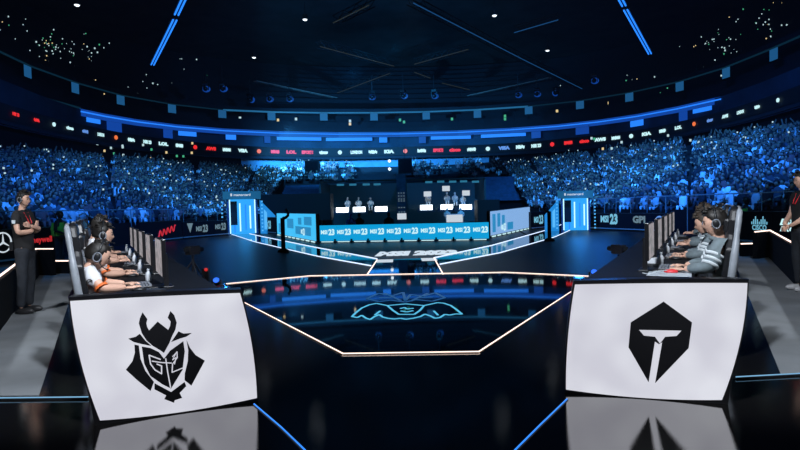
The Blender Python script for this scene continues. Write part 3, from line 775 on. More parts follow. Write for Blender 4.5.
# ------------------------------------------------------------------ floor equipment
def moving_head(label, loc, m, k=1.0, rz=0, tilt=.9):
    t = thing('moving_head_light', label, 'stage light', loc, rz, 'moving head lights')
    b = MB(); b.box((0, 0, .06 * k), (.30 * k, .26 * k, .12 * k)); b.build('base', M['black'], t, bevel=.01)
    for s in (-1, 1):
        b = MB(); b.box((0, s * .15 * k, .25 * k), (.10 * k, .04 * k, .30 * k)); b.build('yoke_arm', M['black'], t, bevel=.008)
    R = Matrix.Rotation(tilt, 4, 'Y') ; b = MB(); b.lathe([(.05, -.14), (.10, -.10), (.115, .05), (.125, .13)], n=14)
    b.v = [tuple(R @ Vector(v) * k + Vector((0, 0, .32 * k))) for v in b.v]; b.build('lamp_head', M['black'], t, smooth=True)
    b = MB(); b.lathe([(.11, .131), (.09, .150), (.0005, .16)], n=14); b.v = [tuple(R @ Vector(v) * k + Vector((0, 0, .32 * k))) for v in b.v]; b.build('lens', m, t)
    return t
def blue_pt(loc, e=12, c=(.02, .16, 1), r=.05):
    l = bpy.data.lights.new('lamp', 'POINT'); l.energy = e; l.color = c; l.shadow_soft_size = r
    o = bpy.data.objects.new('lamp', l); COL.objects.link(o); o.location = loc; return o
q = G(217, 291); moving_head('blue moving head light on the floor by the stage corner nearest the samurai desk', q, M['lamp_blue'], .5, -1.4); blue_pt(q + Vector((.1, -.25, .45)), 2)
q = G(594, 283); moving_head('blue moving head light on the floor by the stage corner nearest the helmet desk', q, M['lamp_blue'], .5, -1.8); blue_pt(q + Vector((-.1, -.25, .45)), 2)
q = G(643, 285); moving_head('dark moving head light behind the helmet desk near a coiled cable', q, M['box_screen'], .7, 2.5)
def tripod_cam(label, loc, rz, hgt=1.3):
    t = thing('camera_tripod', label, 'camera', loc, rz, 'tripod cameras')
    for i in range(3):
        a = i * 2 * PI / 3; b = MB(); b.tube([(0, 0, hgt - .05), (math.cos(a) * .38, math.sin(a) * .38, .0)], [.018, .012], 6); b.build('leg', M['metal'], t)
    b = MB(); b.tube([(0, 0, hgt - .4), (0, 0, hgt + .05)], .02, 8); b.build('centre_column', M['metal'], t)
    b = MB(); b.box((0, 0, hgt + .14), (.26, .12, .16)); c = b.build('camera_body', M['chair'], t, bevel=.01)
    b = MB(); b.tube([(.13, 0, hgt + .14), (.25, 0, hgt + .14)], .045, 10); b.build('lens', M['black'], c)
    b = MB(); b.box((-.16, .0, hgt + .16), (.03, .10, .07)); b.build('viewfinder', M['metal'], c)
    return t
q = G(194, 287); tripod_cam('camera on tripod on dark floor behind the samurai desk monitors', q, 1.2, .55)
q = G(619, 281); tripod_cam('camera on tripod on dark floor beyond the helmet desk monitors', q, 1.9, .42)
b = MB(); c = G(642, 272, 0); b.tube([c + Vector((.28 * math.cos(a) * (1 + .1 * math.sin(3 * a)), .38 * math.sin(a), .02 + .01 * i / 30)) for i, a in enumerate([2 * PI * i / 14 for i in range(40)])], .018, 6)
tag(b.build('coiled_cable', M['stripe']), 'pale coiled cable on the floor behind the helmet desk', 'cable')
b = MB(); c = G(206, 276, .15); b.box(c, (.12, .1, .3)); t = b.build('signal_box', M['black']); tag(t, 'small black box with red signal lamp on floor left of the stage', 'signal lamp')
b = MB(); b.ball(G(206, 269.5, .32), .035, 10, 8); lp = b.build('red_lamp', M['red_logo'], t)

# crane-like poles standing before the runway
def jib(label, px, py0, py1, side):
    g = G(px, py0); s = FPX / g.y; hh = (py0 - py1) / s
    t = thing('camera_jib', label, 'camera crane', g); b = MB(); b.tube([(0, 0, 0), (0, 0, hh * .9)], .07, 10); b.build('column', M['matt'], t)
    b = MB(); b.lathe([(.20, 0), (.18, .06), (.08, .12)]); b.build('base', M['matt'], t)
    b = MB(); b.tube([(0, 0, hh * .88), (side * .10, 0, hh * .90), (side * .19, 0, hh * .96), (side * .19, 0, hh * 1.05), (side * .12, 0, hh * 1.12)], .05, 8); b.build('arm', M['metal'], t)
    return t
jib('dark camera crane column in front of the bright cyan screen left of the barrier', 283.5, 252, 214, 1)
jib('dark camera crane column beside the lit portal on the right', 549.5, 241, 208, -1)

# ------------------------------------------------------------------ LED barrier with MSI 23 logos
def msi(mb, c, xd, h, zd=(0, 0, 1), lift=.02):
    xd = Vector(xd).normalized(); c = Vector(c); zd = Vector(zd)
    text(mb, 'MSI', c - xd * h * .62, xd, zd, h * .66, h * 1.05, .045, 0, lift)
    text(mb, '23', c + xd * h * .58, xd, zd, h, h * 1.0, .05, 0, lift)
def board(name, label, a, bb, z0, z1, m, cat='led board', group=None, thick=.12, feet=0):
    a, bb = Vector(a), Vector(bb); t = thing(name, label, cat, (a.x, a.y, 0), 0, group); d = bb - a; d.z = 0; n = Vector((d.y, -d.x, 0)).normalized()
    b = MB(); b.prism([Vector((0, 0, z0)) , Vector((d.x, d.y, z0)), Vector((d.x, d.y, z1)), Vector((0, 0, z1))], -n * thick); b.build('cabinet', M['black'], t, weld=True)
    b = MB(); e = .02; k = n * .006
    b.poly([k + Vector((0, 0, z0 + e)), k + d + Vector((0, 0, z0 + e)), k + d + Vector((0, 0, z1 - e)), k + Vector((0, 0, z1 - e))])
    b.build('display', m, t)
    return t, d, n
A, B_ = G(319.5, 243), G(489, 240.5)
t, d, n = board('led_barrier', 'long cyan led barrier repeating the MSI 23 logo behind the runway', A, B_, .06, .74, M['cyan'])
for i in range(10):
    b = MB(); c = d * ((i + .55) / 10.0) + Vector((0, 0, .44)) + n * .004; msi(b, c, d, .26); b.build('logo', M['cyan_logo'], t)
for i in range(10):
    b = MB(); c = d * ((i + .5) / 10.0) + Vector((0, 0, .045)) + n * .03; b.box(c, (.5, .03, .035), math.atan2(d.y, d.x)); b.build('foot_light', M['cyan_logo'], t)
    b = MB(); c = d * (i / 10.0) + Vector((0, 0, .08)) + n * .06; b.box(c, (.06, .16, .16), math.atan2(d.y, d.x)); b.build('foot', M['black'], t)
# angled bright screens each side of it
def side_screen(label, p0, p1, zt0, zt1, right=False):
    a = G(*p0); c = G(*p1)
    t = thing('led_wall', label, 'led wall', a, 0, 'led walls flanking the barrier'); d = c - a; d.z = 0; n = Vector((d.y, -d.x, 0)).normalized()
    sc_ = lambda q, y: H - (y - (207 - .025 * (q[0] - 400))) * 0
    za = D(p0[0], zt0, a.y).z; zc = D(p1[0], zt1, c.y).z
    b = MB(); b.prism([Vector((0, 0, .06)), d + Vector((0, 0, .06)), d + Vector((0, 0, zc)), Vector((0, 0, za))], -n * .15); b.build('cabinet', M['black'], t, weld=True)
    b = MB(); k = n * .006; b.poly([k + Vector((0, 0, .10)), k + d + Vector((0, 0, .10)), k + d + Vector((0, 0, zc - .02)), k + Vector((0, 0, za - .02))])
    b.build('display', M['side_r'] if right else M['side_l'], t)
    # printed blocks of a skyline graphic
    L = d.length; u = d / L
    blocks = [(.06, .16, .1, .55), (.2, .26, .2, .9), (.33, .5, .35, .8), (.55, .9, .15, .5), (.62, .7, .55, .85), (.76, .92, .55, .9)] if not right else [(.04, .1, .1, .9), (.14, .2, .3, .9), (.24, .3, .3, .8), (.36, .5, .1, .45)]
    b = MB()
    for x0, x1, y0, y1 in blocks:
        hz = .06 + (za + (zc - za) * (x0 + x1) / 2 - .06)
        b.box(u * L * (x0 + x1) / 2 + n * .012 + Vector((0, 0, .08 + hz * (y0 + y1) / 2 * .92)), (L * (x1 - x0), .006, hz * (y1 - y0) * .85), math.atan2(d.y, d.x))
    b.build('skyline_graphic', M['side_g'], t)
    b = MB(); msi(b, u * L * (.74 if not right else .26) + n * .02 + Vector((0, 0, za * .33)), d, .32 if not right else .36); b.build('logo', M['cyan_logo'], t)
    b = MB()
    for i in range(9): b.box(u * L * (i + .5) / 9 + n * .03 + Vector((0, 0, .05)), (L / 14, .03, .05), math.atan2(d.y, d.x))
    b.build('foot_lights', M['cyan_logo'], t)
M['side_l'] = glow('screen_cyan', (.05, .52, .92), 1.0, True); M['side_r'] = glow('screen_pale', (.28, .52, .92), .8, True); M['side_g'] = glow('screen_graphic', (.03, .34, .70), .7)
side_screen('bright cyan led wall with skyline graphic left of the barrier', (277.5, 235.5), (316.5, 243.5), 213, 213.5)
side_screen('pale blue led wall with MSI 23 logo right of the barrier', (490.5, 238), (530, 229), 211, 206.5, True)

# ------------------------------------------------------------------ advertising boards along the stands
def zof(px, py, Y): return D(px, py, Y).z
def adboard(label, p0, p1, top0, group='advertising boards'):
    a, c = G(*p0), G(*p1); zt = zof(p0[0], top0, a.y)
    t, d, n = board('advert_board', label, a, c, .0, zt, M['matt'], 'advertising board', group)
    b = MB(); b.bar(Vector((0, 0, .1)) + n * .05, d + Vector((0, 0, .1)) + n * .05, .03, .05); b.build('foot_rail', M['dim_rail'], t)
    return t, d, n, Vector((a.x, a.y, 0)), zt
M['dim_rail'] = mat('rail_metal', (.25, .32, .35), .4, .5)
def on_board(info, px, py, off=.03):
    t, d, n, a, zt = info; r = ray(px, py); k = (a + n * off - EYE).dot(n) / r.dot(n); return EYE + r * k - a
i1 = adboard('black advertising board with white three-pointed star and red Honeywell name', (-30, 268), (58, 257), 231)
c = on_board(i1, 3, 242.5); t, d, n, a, zt = i1; u = d.normalized(); up = Vector((0, 0, 1)); r = .29
b = MB(); b.tube([c + u * r * math.cos(w) + up * r * math.sin(w) for w in [2 * PI * i / 28 for i in range(28)]], .022, 6, True); b.build('ring', M['white_logo'], t)
b = MB()
for w in (PI / 2, PI / 2 + 2 * PI / 3, PI / 2 + 4 * PI / 3):
    e = u * math.cos(w) + up * math.sin(w); s = u * math.cos(w + PI / 2) + up * math.sin(w + PI / 2)
    b.prism([c + e * r, c + s * .035, c - s * .035], n * .01)
b.build('star', M['white_logo'], t)
b = MB(); text(b, 'Honeywell', on_board(i1, 38, 240.5), u, up, .26, 1.15, .03); b.build('lettering', M['red_logo'], t)
i2 = adboard('black advertising board with a small red script logo in the left corner of the hall', (140, 244), (182, 239.5), 222)
t, d, n, a, zt = i2; u = d.normalized(); c = on_board(i2, 167, 231)
b = MB(); b.tube([c + u * (x * .1) + up * (.14 * math.sin(x * 2.1) + .02 * x) for x in np.linspace(-7, 7, 40)], .035, 5); b.build('script_logo', M['red_logo'], t)
i3 = adboard('black advertising board with small white drop and MSI 23 logos beside the left portal', (183, 239.3), (231, 235), 222)
t, d, n, a, zt = i3; u = d.normalized()
b = MB(); c = on_board(i3, 190, 228); b.prism([c + up * .25 - u * .22, c + up * .25 + u * .22, c - up * .25], n * .01); b.build('drop_logo', M['dim_logo'], t)
for px, py in ((202, 228.5), (220.5, 226.5)): b = MB(); msi(b, on_board(i3, px, py), u, .42); b.build('logo', M['dim_logo'], t)
i4 = adboard('black advertising board with white MSI 23, GPI and round blue logos right of the portal', (589, 229.5), (668, 233), 213)
t, d, n, a, zt = i4; u = d.normalized()
b = MB(); msi(b, on_board(i4, 609.5, 219), u, .52); b.build('logo', M['teal_logo'], t)
b = MB(); text(b, 'GPI', on_board(i4, 639, 219.5), u, up, .34, .75, .05); b.build('lettering', M['dim_logo'], t)
b = MB(); c = on_board(i4, 659.5, 220.5); b.tube([c + u * .17 * math.cos(w) + up * .17 * math.sin(w) for w in [2 * PI * i / 16 for i in range(16)]], .04, 5, True); b.build('round_logo', M['rib_blue'], t)
i5 = adboard('black advertising board with the white bar-chart CISCO logo', (735, 243), (772, 245.5), 211)
t, d, n, a, zt = i5; u = d.normalized()
b = MB(); text(b, 'CISCO', on_board(i5, 759.5, 227.5), u, up, .165, .48, .03); b.build('lettering', M['teal_logo'], t)
b = MB(); c = on_board(i5, 759.5, 221)
for i, h in enumerate((.08, .15, .24, .15, .08, .15, .24, .15, .08)): b.box(c + u * (i - 4) * .062 + n * .01 + up * (h / 2 - .1), (.026, .012, h), math.atan2(u.y, u.x))
b.build('bar_logo', M['teal_logo'], t)
i6 = adboard('black advertising board with cyan slanted two-line lettering behind the pale-shoed staff person', (772.5, 245.5), (850, 252), 211)
t, d, n, a, zt = i6; u = d.normalized()
b = MB(); text(b, 'ESL', on_board(i6, 787.5, 222), u, up, .19, .52, .05, .3); text(b, 'PRO', on_board(i6, 788, 229), u, up, .15, .55, .05, .3); b.build('lettering', M['cyan_logo'], t)
# small MSI board behind, between the walls
for lab, p0, p1, tp in (('small dim MSI 23 board between the left portal and the cyan led wall', (262, 233), (277, 234.5), 217), ('small dim MSI 23 board between the pale blue led wall and the right portal', (531, 230), (545, 228.5), 212)):
    info = adboard(lab, p0, p1, tp, 'small dim boards'); t, d, n, a, zt = info; b = MB(); msi(b, d * .5 + n * .03 + Vector((0, 0, zt * .55)), d, .5); b.build('logo', M['teal_logo'], t)

# ------------------------------------------------------------------ portals
def portal(label, px, base_y, wpx, hpx, rz, text_, inner):
    g = G(px, base_y); s = FPX / g.y; w, h = wpx / s, hpx / s
    t = thing('portal', label, 'portal', g, rz, 'entrance portals')
    for sx in (-1, 1):
        b = MB(); b.box((sx * w * .42, 0, h * .42), (w * .07, .5, h * .84)); p = b.build('pillar', M['navy'], t)
        b = MB(); b.box((sx * w * .42 - sx * w * .045, -.27, h * .42), (w * .035, .04, h * .78)); b.build('light_bar', M['portal_white'], p)
        for k in range(9): b = MB(); b.box((sx * w * .60, -.1, h * (.08 + k * .085)), (w * .05, .08, h * .035)); b.build('step_light', M['portal'], t)
        if sx != inner: continue
        b = MB(); b.prism([(sx * w * .56, .3, .0), (sx * w * .98, -.5, 0), (sx * w * .98, -.5, h * .42), (sx * w * .56, .3, h * .80)], (0, .12, 0)); b.build('side_light_wall', M['side_wall'], t)
        b = MB(); b.prism([(sx * w * .66, -.05, h * .1), (sx * w * .74, -.2, h * .1), (sx * w * .74, -.2, h * .5), (sx * w * .66, -.05, h * .58)], (0, -.06, 0)); b.build('side_graphic', M['portal'], t)
    b = MB(); b.box((0, 0, h * .91), (w * 1.12, .7, h * .18)); hd = b.build('header', M['header'], t)
    b = MB(); text(b, text_, (0, -.36, h * .92), (1, 0, 0), (0, 0, 1), h * .055, w * .5, .03); b.box((-w * .32, -.37, h * .92), (w * .05, .02, h * .06)); b.build('lettering', M['white_logo'], hd)
    b = MB(); b.box((0, .8, h * .42), (w * .80, .1, h * .84)); b.build('back_panel', M['portal_back'], t)
    for k, x in enumerate((-.22, -.05, .12, .26)):
        b = MB(); b.box((x * w, .5, h * .40), (w * .04, .06, h * (.72 - .06 * k))); b.build('inner_light_bar', M['portal_white'] if k % 2 else M['ring_lamp'], t)
    b = MB(); b.box((-w * .26, .1, h * .5), (w * .22, .1, h * .55)); b.build('dark_screen', M['boxblack'], t)
    return t, g, h
M['side_wall'] = glow('side_wall', (.015, .26, .75), .9); M['portal_back'] = glow('portal_back', (.03, .40, 1), .95, True)
M['header'] = glow('header', (.02, .20, .42), .45)
ptl, gl, hl_ = portal('glowing blue entrance portal with lettered header under the left stand', 243, 234.5, 32, 43, .35, 'mastercard', 1)
ptr, gr, hr_ = portal('glowing blue entrance portal with lettered header under the right stand', 576, 231, 30, 40, -.35, 'mastercard', -1)
blue_pt(gl + Vector((.6, -1.6, 1.8)), 60, (.03, .38, 1), .3); blue_pt(gr + Vector((-.4, -1.6, 1.8)), 80, (.03, .30, 1), .3)  # point lights added for the blue glow around the portals
blue_pt(gl + Vector((-1.5, 1.5, 4)), 120, (.03, .30, 1), .2); blue_pt(gr + Vector((2.0, 2, 4.0)), 200, (.02, .22, 1), .2)  # further added point lights, spreading the glow behind the portals

# ------------------------------------------------------------------ seating bowl
rib_px = [(-60, 92), (2, 112), (18, 116), (35, 120), (52, 125), (67, 128), (83, 131), (98, 135), (115, 138), (127, 140), (145, 142), (163, 144), (178, 146), (193, 147), (210, 149), (225, 150), (241, 151), (259, 151.5), (275, 152), (290, 152), (307, 152.5), (324, 153), (338, 152.5), (357, 152.5), (373, 152), (390, 152), (405, 151), (421, 150.5), (438, 150.5), (455, 150), (472, 149.5), (488, 149.5), (504, 148), (522, 147), (537, 146), (552, 144.5), (570, 143), (586, 141), (601, 139), (617, 138), (632, 137), (648, 134.5), (665, 131), (681, 127), (697, 124), (712, 120), (728, 116), (744, 112), (757, 108), (775, 102), (790, 97), (860, 72)]
ZR = 9.1
rib = [G(x, y, ZR) for x, y in rib_px]
def smooth(pts, it=3):
    pts = [p.copy() for p in pts]
    for _ in range(it): pts = [pts[0]] + [(pts[i - 1] + pts[i] * 2 + pts[i + 1]) / 4 for i in range(1, len(pts) - 1)] + [pts[-1]]
    return pts
ribS = smooth(rib, 4)
def outw(pts, k):      # push a plan curve outward from the hall centre
    c = Vector((0, 25, 0)); return [Vector((p.x + (p.x - c.x) * k, p.y + (p.y - c.y) * k, p.z)) for p in pts]
def band(b, pts, z0, z1, thick=.5):
    o = outw(pts, .01); n = len(pts)
    b.grid([[Vector((p.x, p.y, z1)) for p in pts], [Vector((p.x, p.y, z0)) for p in pts]])
    b.grid([[Vector((p.x, p.y, z0)) for p in pts], [Vector((p.x, p.y, z0)) for p in o]])
    b.grid([[Vector((p.x, p.y, z1)) for p in o], [Vector((p.x, p.y, z1)) for p in pts]])
b = MB(); band(b, outw(ribS, .004), 8.2, 9.75); struct(b.build('trim_1', M['darkwall']))
# ribbon board with its small lit logos
t = thing('ribbon_board', 'thin ribbon display of small white and red logos circling the whole arena', 'led display', (0, 0, 0))
b = MB(); b.grid([[Vector((p.x, p.y, ZR + .55)) for p in ribS], [Vector((p.x, p.y, ZR - .55)) for p in ribS]]); b.build('display_band', M['boxblack'], t)
words = ['VISA', 'KIA', 'MSI 23', 'LOL', 'ESPORTS', 'cisco', 'AWS', 'LONDON']
for i in range(1, len(ribS) - 1):
    p = ribS[i]; dd = (ribS[i + 1] - ribS[i - 1]); dd.z = 0; dd.normalize(); x = rib_px[i][0]; nn = Vector((dd.y, -dd.x, 0))
    c = Vector((p.x, p.y, ZR)) + nn * .12
    red = x in (2, 18, 35, 225, 241, 438, 455, 472, 632, 648, 665) and True; red = (i % 17) in (1, 2, 3) or x in (193, 210, 438, 455)
    mm = M['rib_red'] if red else (M['rib_orange'] if i % 9 == 8 else (M['rib_blue'] if i % 13 == 6 else M['rib_white']))
    b = MB(); s = FPX / p.y
    if i % 9 in (8, 4):
        b.tube([c - nn * .02, c + nn * .05], 2.1 / s, 12)
    else:
        h = 3.6 / s; w = (8.5 + 1.5 * ((i * 7) % 3)) / s
        text(b, words[i % 8], c, dd, (0, 0, 1), h, w, .09, 0, .02)
        b.box(c - nn * .01, (w * 1.0, .03, h * .55), math.atan2(dd.y, dd.x)) if i % 3 == 0 else None
    b.build('logo', mm, t)

# lower tier surfaces
FRL = [(-22, 5), (-16.2, 12.3), (-13.4, 17.4), (-12.6, 23), (-12.2, 30), (-12.4, 38), (-11.5, 44)]
BKL = [(-44, 20), (-37, 30), (-30, 38.5), (-26, 47), (-22.5, 55), (-18.5, 61), (-13.5, 66)]
FRR = [(22, 5), (16, 12), (12.6, 17), (11.9, 22), (11.6, 28.5), (11.6, 35), (10.0, 41)]
BKR = [(42, 18), (34, 28), (28.5, 37), (24.5, 46), (20.5, 54), (16.5, 60), (12.5, 65)]
def ip(P, t):
    k = min(int(t * (len(P) - 1)), len(P) - 2); f = t * (len(P) - 1) - k
    return (P[k][0] + (P[k + 1][0] - P[k][0]) * f, P[k][1] + (P[k + 1][1] - P[k][1]) * f)
ZF, ZB, ROWS = .95, 6.0, 34
def stand(name, FR, BK, z0=ZF, z1=ZB, rows=ROWS):
    b = MB(); N = 24; P = []
    for r in range(rows + 1):
        f = r / rows; z = z0 + (z1 - z0) * f
        row = []
        for i in range(N + 1):
            a, c = ip(FR, i / N), ip(BK, i / N); row.append(Vector((a[0] + (c[0] - a[0]) * f, a[1] + (c[1] - a[1]) * f, z)))
        P.append([Vector((p.x, p.y, p.z - (z1 - z0) / rows)) for p in row]); P.append(row)
    P = [[Vector((p.x, p.y, -.05)) for p in P[0]]] + P
    b.grid(P); return struct(b.build(name, M['stand']))
stand('floor_left_stand', FRL, BKL); stand('floor_right_stand', FRR, BKR)
CF = [(-11.5, 54), (-7, 56), (0, 57), (6, 56), (10.0, 54)]; CB = [(-14.0, 66.5), (-8, 68.5), (0, 69.5), (7, 68.5), (12.8, 65.5)]
stand('floor_centre_stand', CF, CB, 4.0, 6.6, 8)

seats = []
def fill(FR, BK, z0, z1, rows, sec, aisles, dens, sp=.52, r0=0):
    for r in range(r0, rows):
        f = (r + .5) / rows; z = z0 + (z1 - z0) * (r + 1) / rows
        pts = [ip(FR, i / 200) for i in range(201)]; bk = [ip(BK, i / 200) for i in range(201)]
        q = [(a[0] + (c[0] - a[0]) * f, a[1] + (c[1] - a[1]) * f) for a, c in zip(pts, bk)]
        acc = 0
        for i in range(200):
            L = math.hypot(q[i + 1][0] - q[i][0], q[i + 1][1] - q[i][1]); acc += L
            while acc > sp:
                acc -= sp; tt = (i + .5) / 200 + rng.uniform(-.001, .001)
                if any(abs(tt - a) < w for a, w in aisles): continue
                if rng.rand() > dens: continue
                x, y = q[i][0] + rng.uniform(-.1, .1), q[i][1] + rng.uniform(-.1, .1)
                seats.append((x, y, z + rng.uniform(-.06, .06) - .02, sec, r))
fill(FRL, BKL, ZF, ZB, ROWS, 'L', [(.30, .012), (.52, .010), (.72, .012), (.90, .01)], .88)
fill(FRR, BKR, ZF, ZB, ROWS, 'R', [(.28, .012), (.50, .010), (.70, .012), (.90, .01)], .88)
fill(CF, CB, 4.0, 6.6, 8, 'C', [(.5, .06), (.28, .015), (.75, .015)], .85, .6)
inview = []
for s in seats:
    x, y = proj((s[0], s[1], s[2] + .6))
    if -15 < x < 815 and -10 < y < 460:
        if s[3] == 'C' and 355 < x < 412: continue
        if s[3] == 'C' and x >= 412 and rng.rand() < .45: continue
        inview.append((s, math.hypot(s[0], s[1]), x, y))
inview.sort(key=lambda q: q[1])

def spectator_mesh(seed, variant):
    r = random.Random(seed); mb = MB()
    mb.cur = 0; lean = r.uniform(-.03, .08)
    mb.tube([(0, 0, .02), (.0, 0, .18), (lean * .6, 0, .40), (lean, 0, .54), (lean, 0, .62)], [.15, .16, .17, .13, .06], 8)
    mb.v = [(v[0] * .75, v[1] * 1.25, v[2]) for v in mb.v]
    for s in (-1, 1):
        mb.tube([(.02, s * .09, .04), (.38, s * .11, .06), (.40, s * .11, -.30)], [.085, .07, .05], 6)
        if variant == 1: pts = [(lean, s * .20, .50), (.10, s * .26, .70), (.12, s * .20, .95)]
        elif variant == 2: pts = [(lean, s * .20, .50), (.12, s * .24, .28), (.30, s * .05, .42)]
        else: pts = [(lean, s * .20, .50), (.06, s * .25, .25), (.26, s * .14, .16)]
        mb.cur = 0; mb.tube(pts[:2], [.06, .05], 6); mb.cur = 1; mb.tube(pts[1:], [.045, .03], 6); mb.ball(pts[2], .045, 6, 5); mb.cur = 0
    mb.cur = 1; mb.ball((lean + .02, 0, .74), (.095, .082, .12), 10, 8)
    mb.cur = 2; mb.ball((lean, 0, .775), (.105, .092, .105), 10, 8, lambda d, p: p * .8 if (d.x > .5 and d.z < .3) or d.z < -.4 else p)
    return mb.mesh('spectator', [M['spec'], M['spec_skin'], M['hair']], smooth=True)
specm = [spectator_mesh(i, [0, 0, 2, 0, 1, 0][i]) for i in range(6)]
N_IND = 290; cnt = 0; rest = []
blk = {'L': 'left', 'R': 'right'}
def place_spec(s, i):
    o = bpy.data.objects.new('spectator', specm[i % 6]); COL.objects.link(o)
    o.location = (s[0], s[1], s[2]); o.rotation_euler = (0, 0, math.atan2(14 - s[1], -s[0]) + rng.uniform(-.3, .3))
    k = .80 + .14 * rng.rand(); o.scale = (k, k, k)
    row = 'front rows' if s[4] < 4 else 'middle rows'
    if s[3] == 'L': tag(o, 'seated spectator in blue light, %s of the stand above the star logo board' % row, 'person', 'spectators in the %s of the stand on the star board side' % row)
    else: tag(o, 'seated spectator in blue light, %s of the stand above the CISCO board' % row, 'person', 'spectators in the %s of the stand on the CISCO board side' % row)
for q in inview:
    s, dist, x, y = q
    hid = (x < 50 and y > 228) or (60 < x < 130 and y > 212) or (690 < x < 745 and y > 205) or x < 0 or x > 800
    if cnt < N_IND and s[3] != 'C' and not hid: place_spec(s, cnt); cnt += 1
    else: rest.append(s)
# the rest of the crowd: one object
cv, cf, ct, cm = [], [], [], []
def ring_(cx, cy, z, rx, ry, ca, sa, n=6):
    out = []
    for k in range(n):
        w = 2 * PI * k / n; x, y = rx * math.cos(w), ry * math.sin(w); out.append((cx + x * ca - y * sa, cy + x * sa + y * ca, z))
    return out
pal = [(.012, .012, .02), (.5, .52, .55), (.03, .035, .05), (.08, .10, .15), (.95, .95, .97), (.015, .015, .02), (.25, .10, .10), (.015, .02, .03), (.01, .01, .015), (.02, .02, .03), (.01, .012, .02), (.9, .9, .92)]
for s in rest:
    x, y, z, sec, r = s; a = math.atan2(14 - y, -x) + rng.uniform(-.4, .4); ca, sa = math.cos(a), math.sin(a)
    c = pal[rng.randint(len(pal))]; k = .80 + .14 * rng.rand()
    up = rng.rand() < .07; hx = rng.uniform(-.02, .09)
    b0 = len(cv)
    lv = [ring_(x, y, z + .0, .13 * k, .19 * k, ca, sa), ring_(x + ca * hx * .5, y + sa * hx * .5, z + .38 * k, .12 * k, .22 * k, ca, sa), ring_(x + ca * hx, y + sa * hx, z + .58 * k, .07, .10, ca, sa)]
    for L in lv: cv.extend(L)
    for i in range(2):
        for q in range(6):
            cf.append((b0 + i * 6 + q, b0 + i * 6 + (q + 1) % 6, b0 + (i + 1) * 6 + (q + 1) % 6, b0 + (i + 1) * 6 + q)); ct.append(c); cm.append(0)
    b0 = len(cv); hxx, hyy = x + ca * (hx + .02), y + sa * (hx + .02)
    lv = [ring_(hxx, hyy, z + .60 * k, .05, .05, ca, sa), ring_(hxx, hyy, z + .68 * k, .095, .08, ca, sa), ring_(hxx, hyy, z + .78 * k, .105, .09, ca, sa), ring_(hxx, hyy, z + .86 * k, .05, .045, ca, sa)]
    for L in lv: cv.extend(L)
    hc = (.02, .015, .012) if rng.rand() < .8 else (.3, .2, .1)
    for i in range(3):
        for q in range(6):
            face = (q in (0, 5)) and i < 2
            cf.append((b0 + i * 6 + q, b0 + i * 6 + (q + 1) % 6, b0 + (i + 1) * 6 + (q + 1) % 6, b0 + (i + 1) * 6 + q)); ct.append((.26, .17, .13) if face or i == 0 else hc); cm.append(0)
    cf.append((b0 + 18, b0 + 19, b0 + 20, b0 + 21, b0 + 22, b0 + 23)); ct.append(hc); cm.append(0)
    for sgn in (-1, 1):   # thighs and forearms
        b0 = len(cv); px_, py_ = -sa * sgn * .1, ca * sgn * .1; cz = (.02, .03, .05) if rng.rand() < .6 else c
        A0, A1 = (x + px_, y + py_, z + .06), (x + px_ + ca * .42, y + py_ + sa * .42, z + .08)
        for P_ in (A0, A1):
            cv.extend([(P_[0] - sa * .07, P_[1] + ca * .07, P_[2] - .05), (P_[0] + sa * .07, P_[1] - ca * .07, P_[2] - .05), (P_[0], P_[1], P_[2] + .08)])
        for q in range(3): cf.append((b0 + q, b0 + (q + 1) % 3, b0 + 3 + (q + 1) % 3, b0 + 3 + q)); ct.append(cz); cm.append(0)
        b0 = len(cv); S_ = (x + px_ * 2.1, y + py_ * 2.1, z + .50)
        E_ = (x + px_ * 2.6 + ca * .1, y + py_ * 2.6 + sa * .1, z + (.75 if up else .27)); W2 = (x + px_ * (1.8 if up else 1.0) + ca * .26, y + py_ * 1.2 + sa * .26, z + (1.0 if up else .22))
        for P_ in (S_, E_, W2):
            cv.extend([(P_[0] - sa * .05, P_[1] + ca * .05, P_[2] - .03), (P_[0] + sa * .05, P_[1] - ca * .05, P_[2] - .03), (P_[0], P_[1], P_[2] + .05)])
        for j in range(2):
            for q in range(3): cf.append((b0 + j * 3 + q, b0 + j * 3 + (q + 1) % 3, b0 + j * 3 + 3 + (q + 1) % 3, b0 + j * 3 + 3 + q)); ct.append(c if j == 0 else (.26, .17, .13)); cm.append(0)
    if rng.rand() < .055:   # raised phone
        b0 = len(cv); bx, by, bz = x + ca * .32, y + sa * .32, z + .55 + .3 * rng.rand()
        cv.extend([(bx - sa * .045, by + ca * .045, bz), (bx + sa * .045, by - ca * .045, bz), (bx + sa * .045, by - ca * .045, bz + .1), (bx - sa * .045, by + ca * .045, bz + .1)])
        cf.append((b0, b0 + 1, b0 + 2, b0 + 3)); ct.append((.1, .1, .1)); cm.append(1)
me = bpy.data.meshes.new('crowd'); me.from_pydata(cv, [], cf); me.materials.append(M['crowd']); me.materials.append(M['phone'])
me.polygons.foreach_set('material_index', cm)
at = me.attributes.new('tint', 'FLOAT_COLOR', 'FACE'); at.data.foreach_set('color', np.array([(*c, 1) for c in ct], dtype=np.float32).ravel())
o = bpy.data.objects.new('crowd', me); COL.objects.link(o); tag(o, 'dense crowd of seated spectators in blue light filling the lower tier', 'crowd', None, 'stuff')
print('seats', len(seats), 'in view', len(inview), 'faces', len(cf))

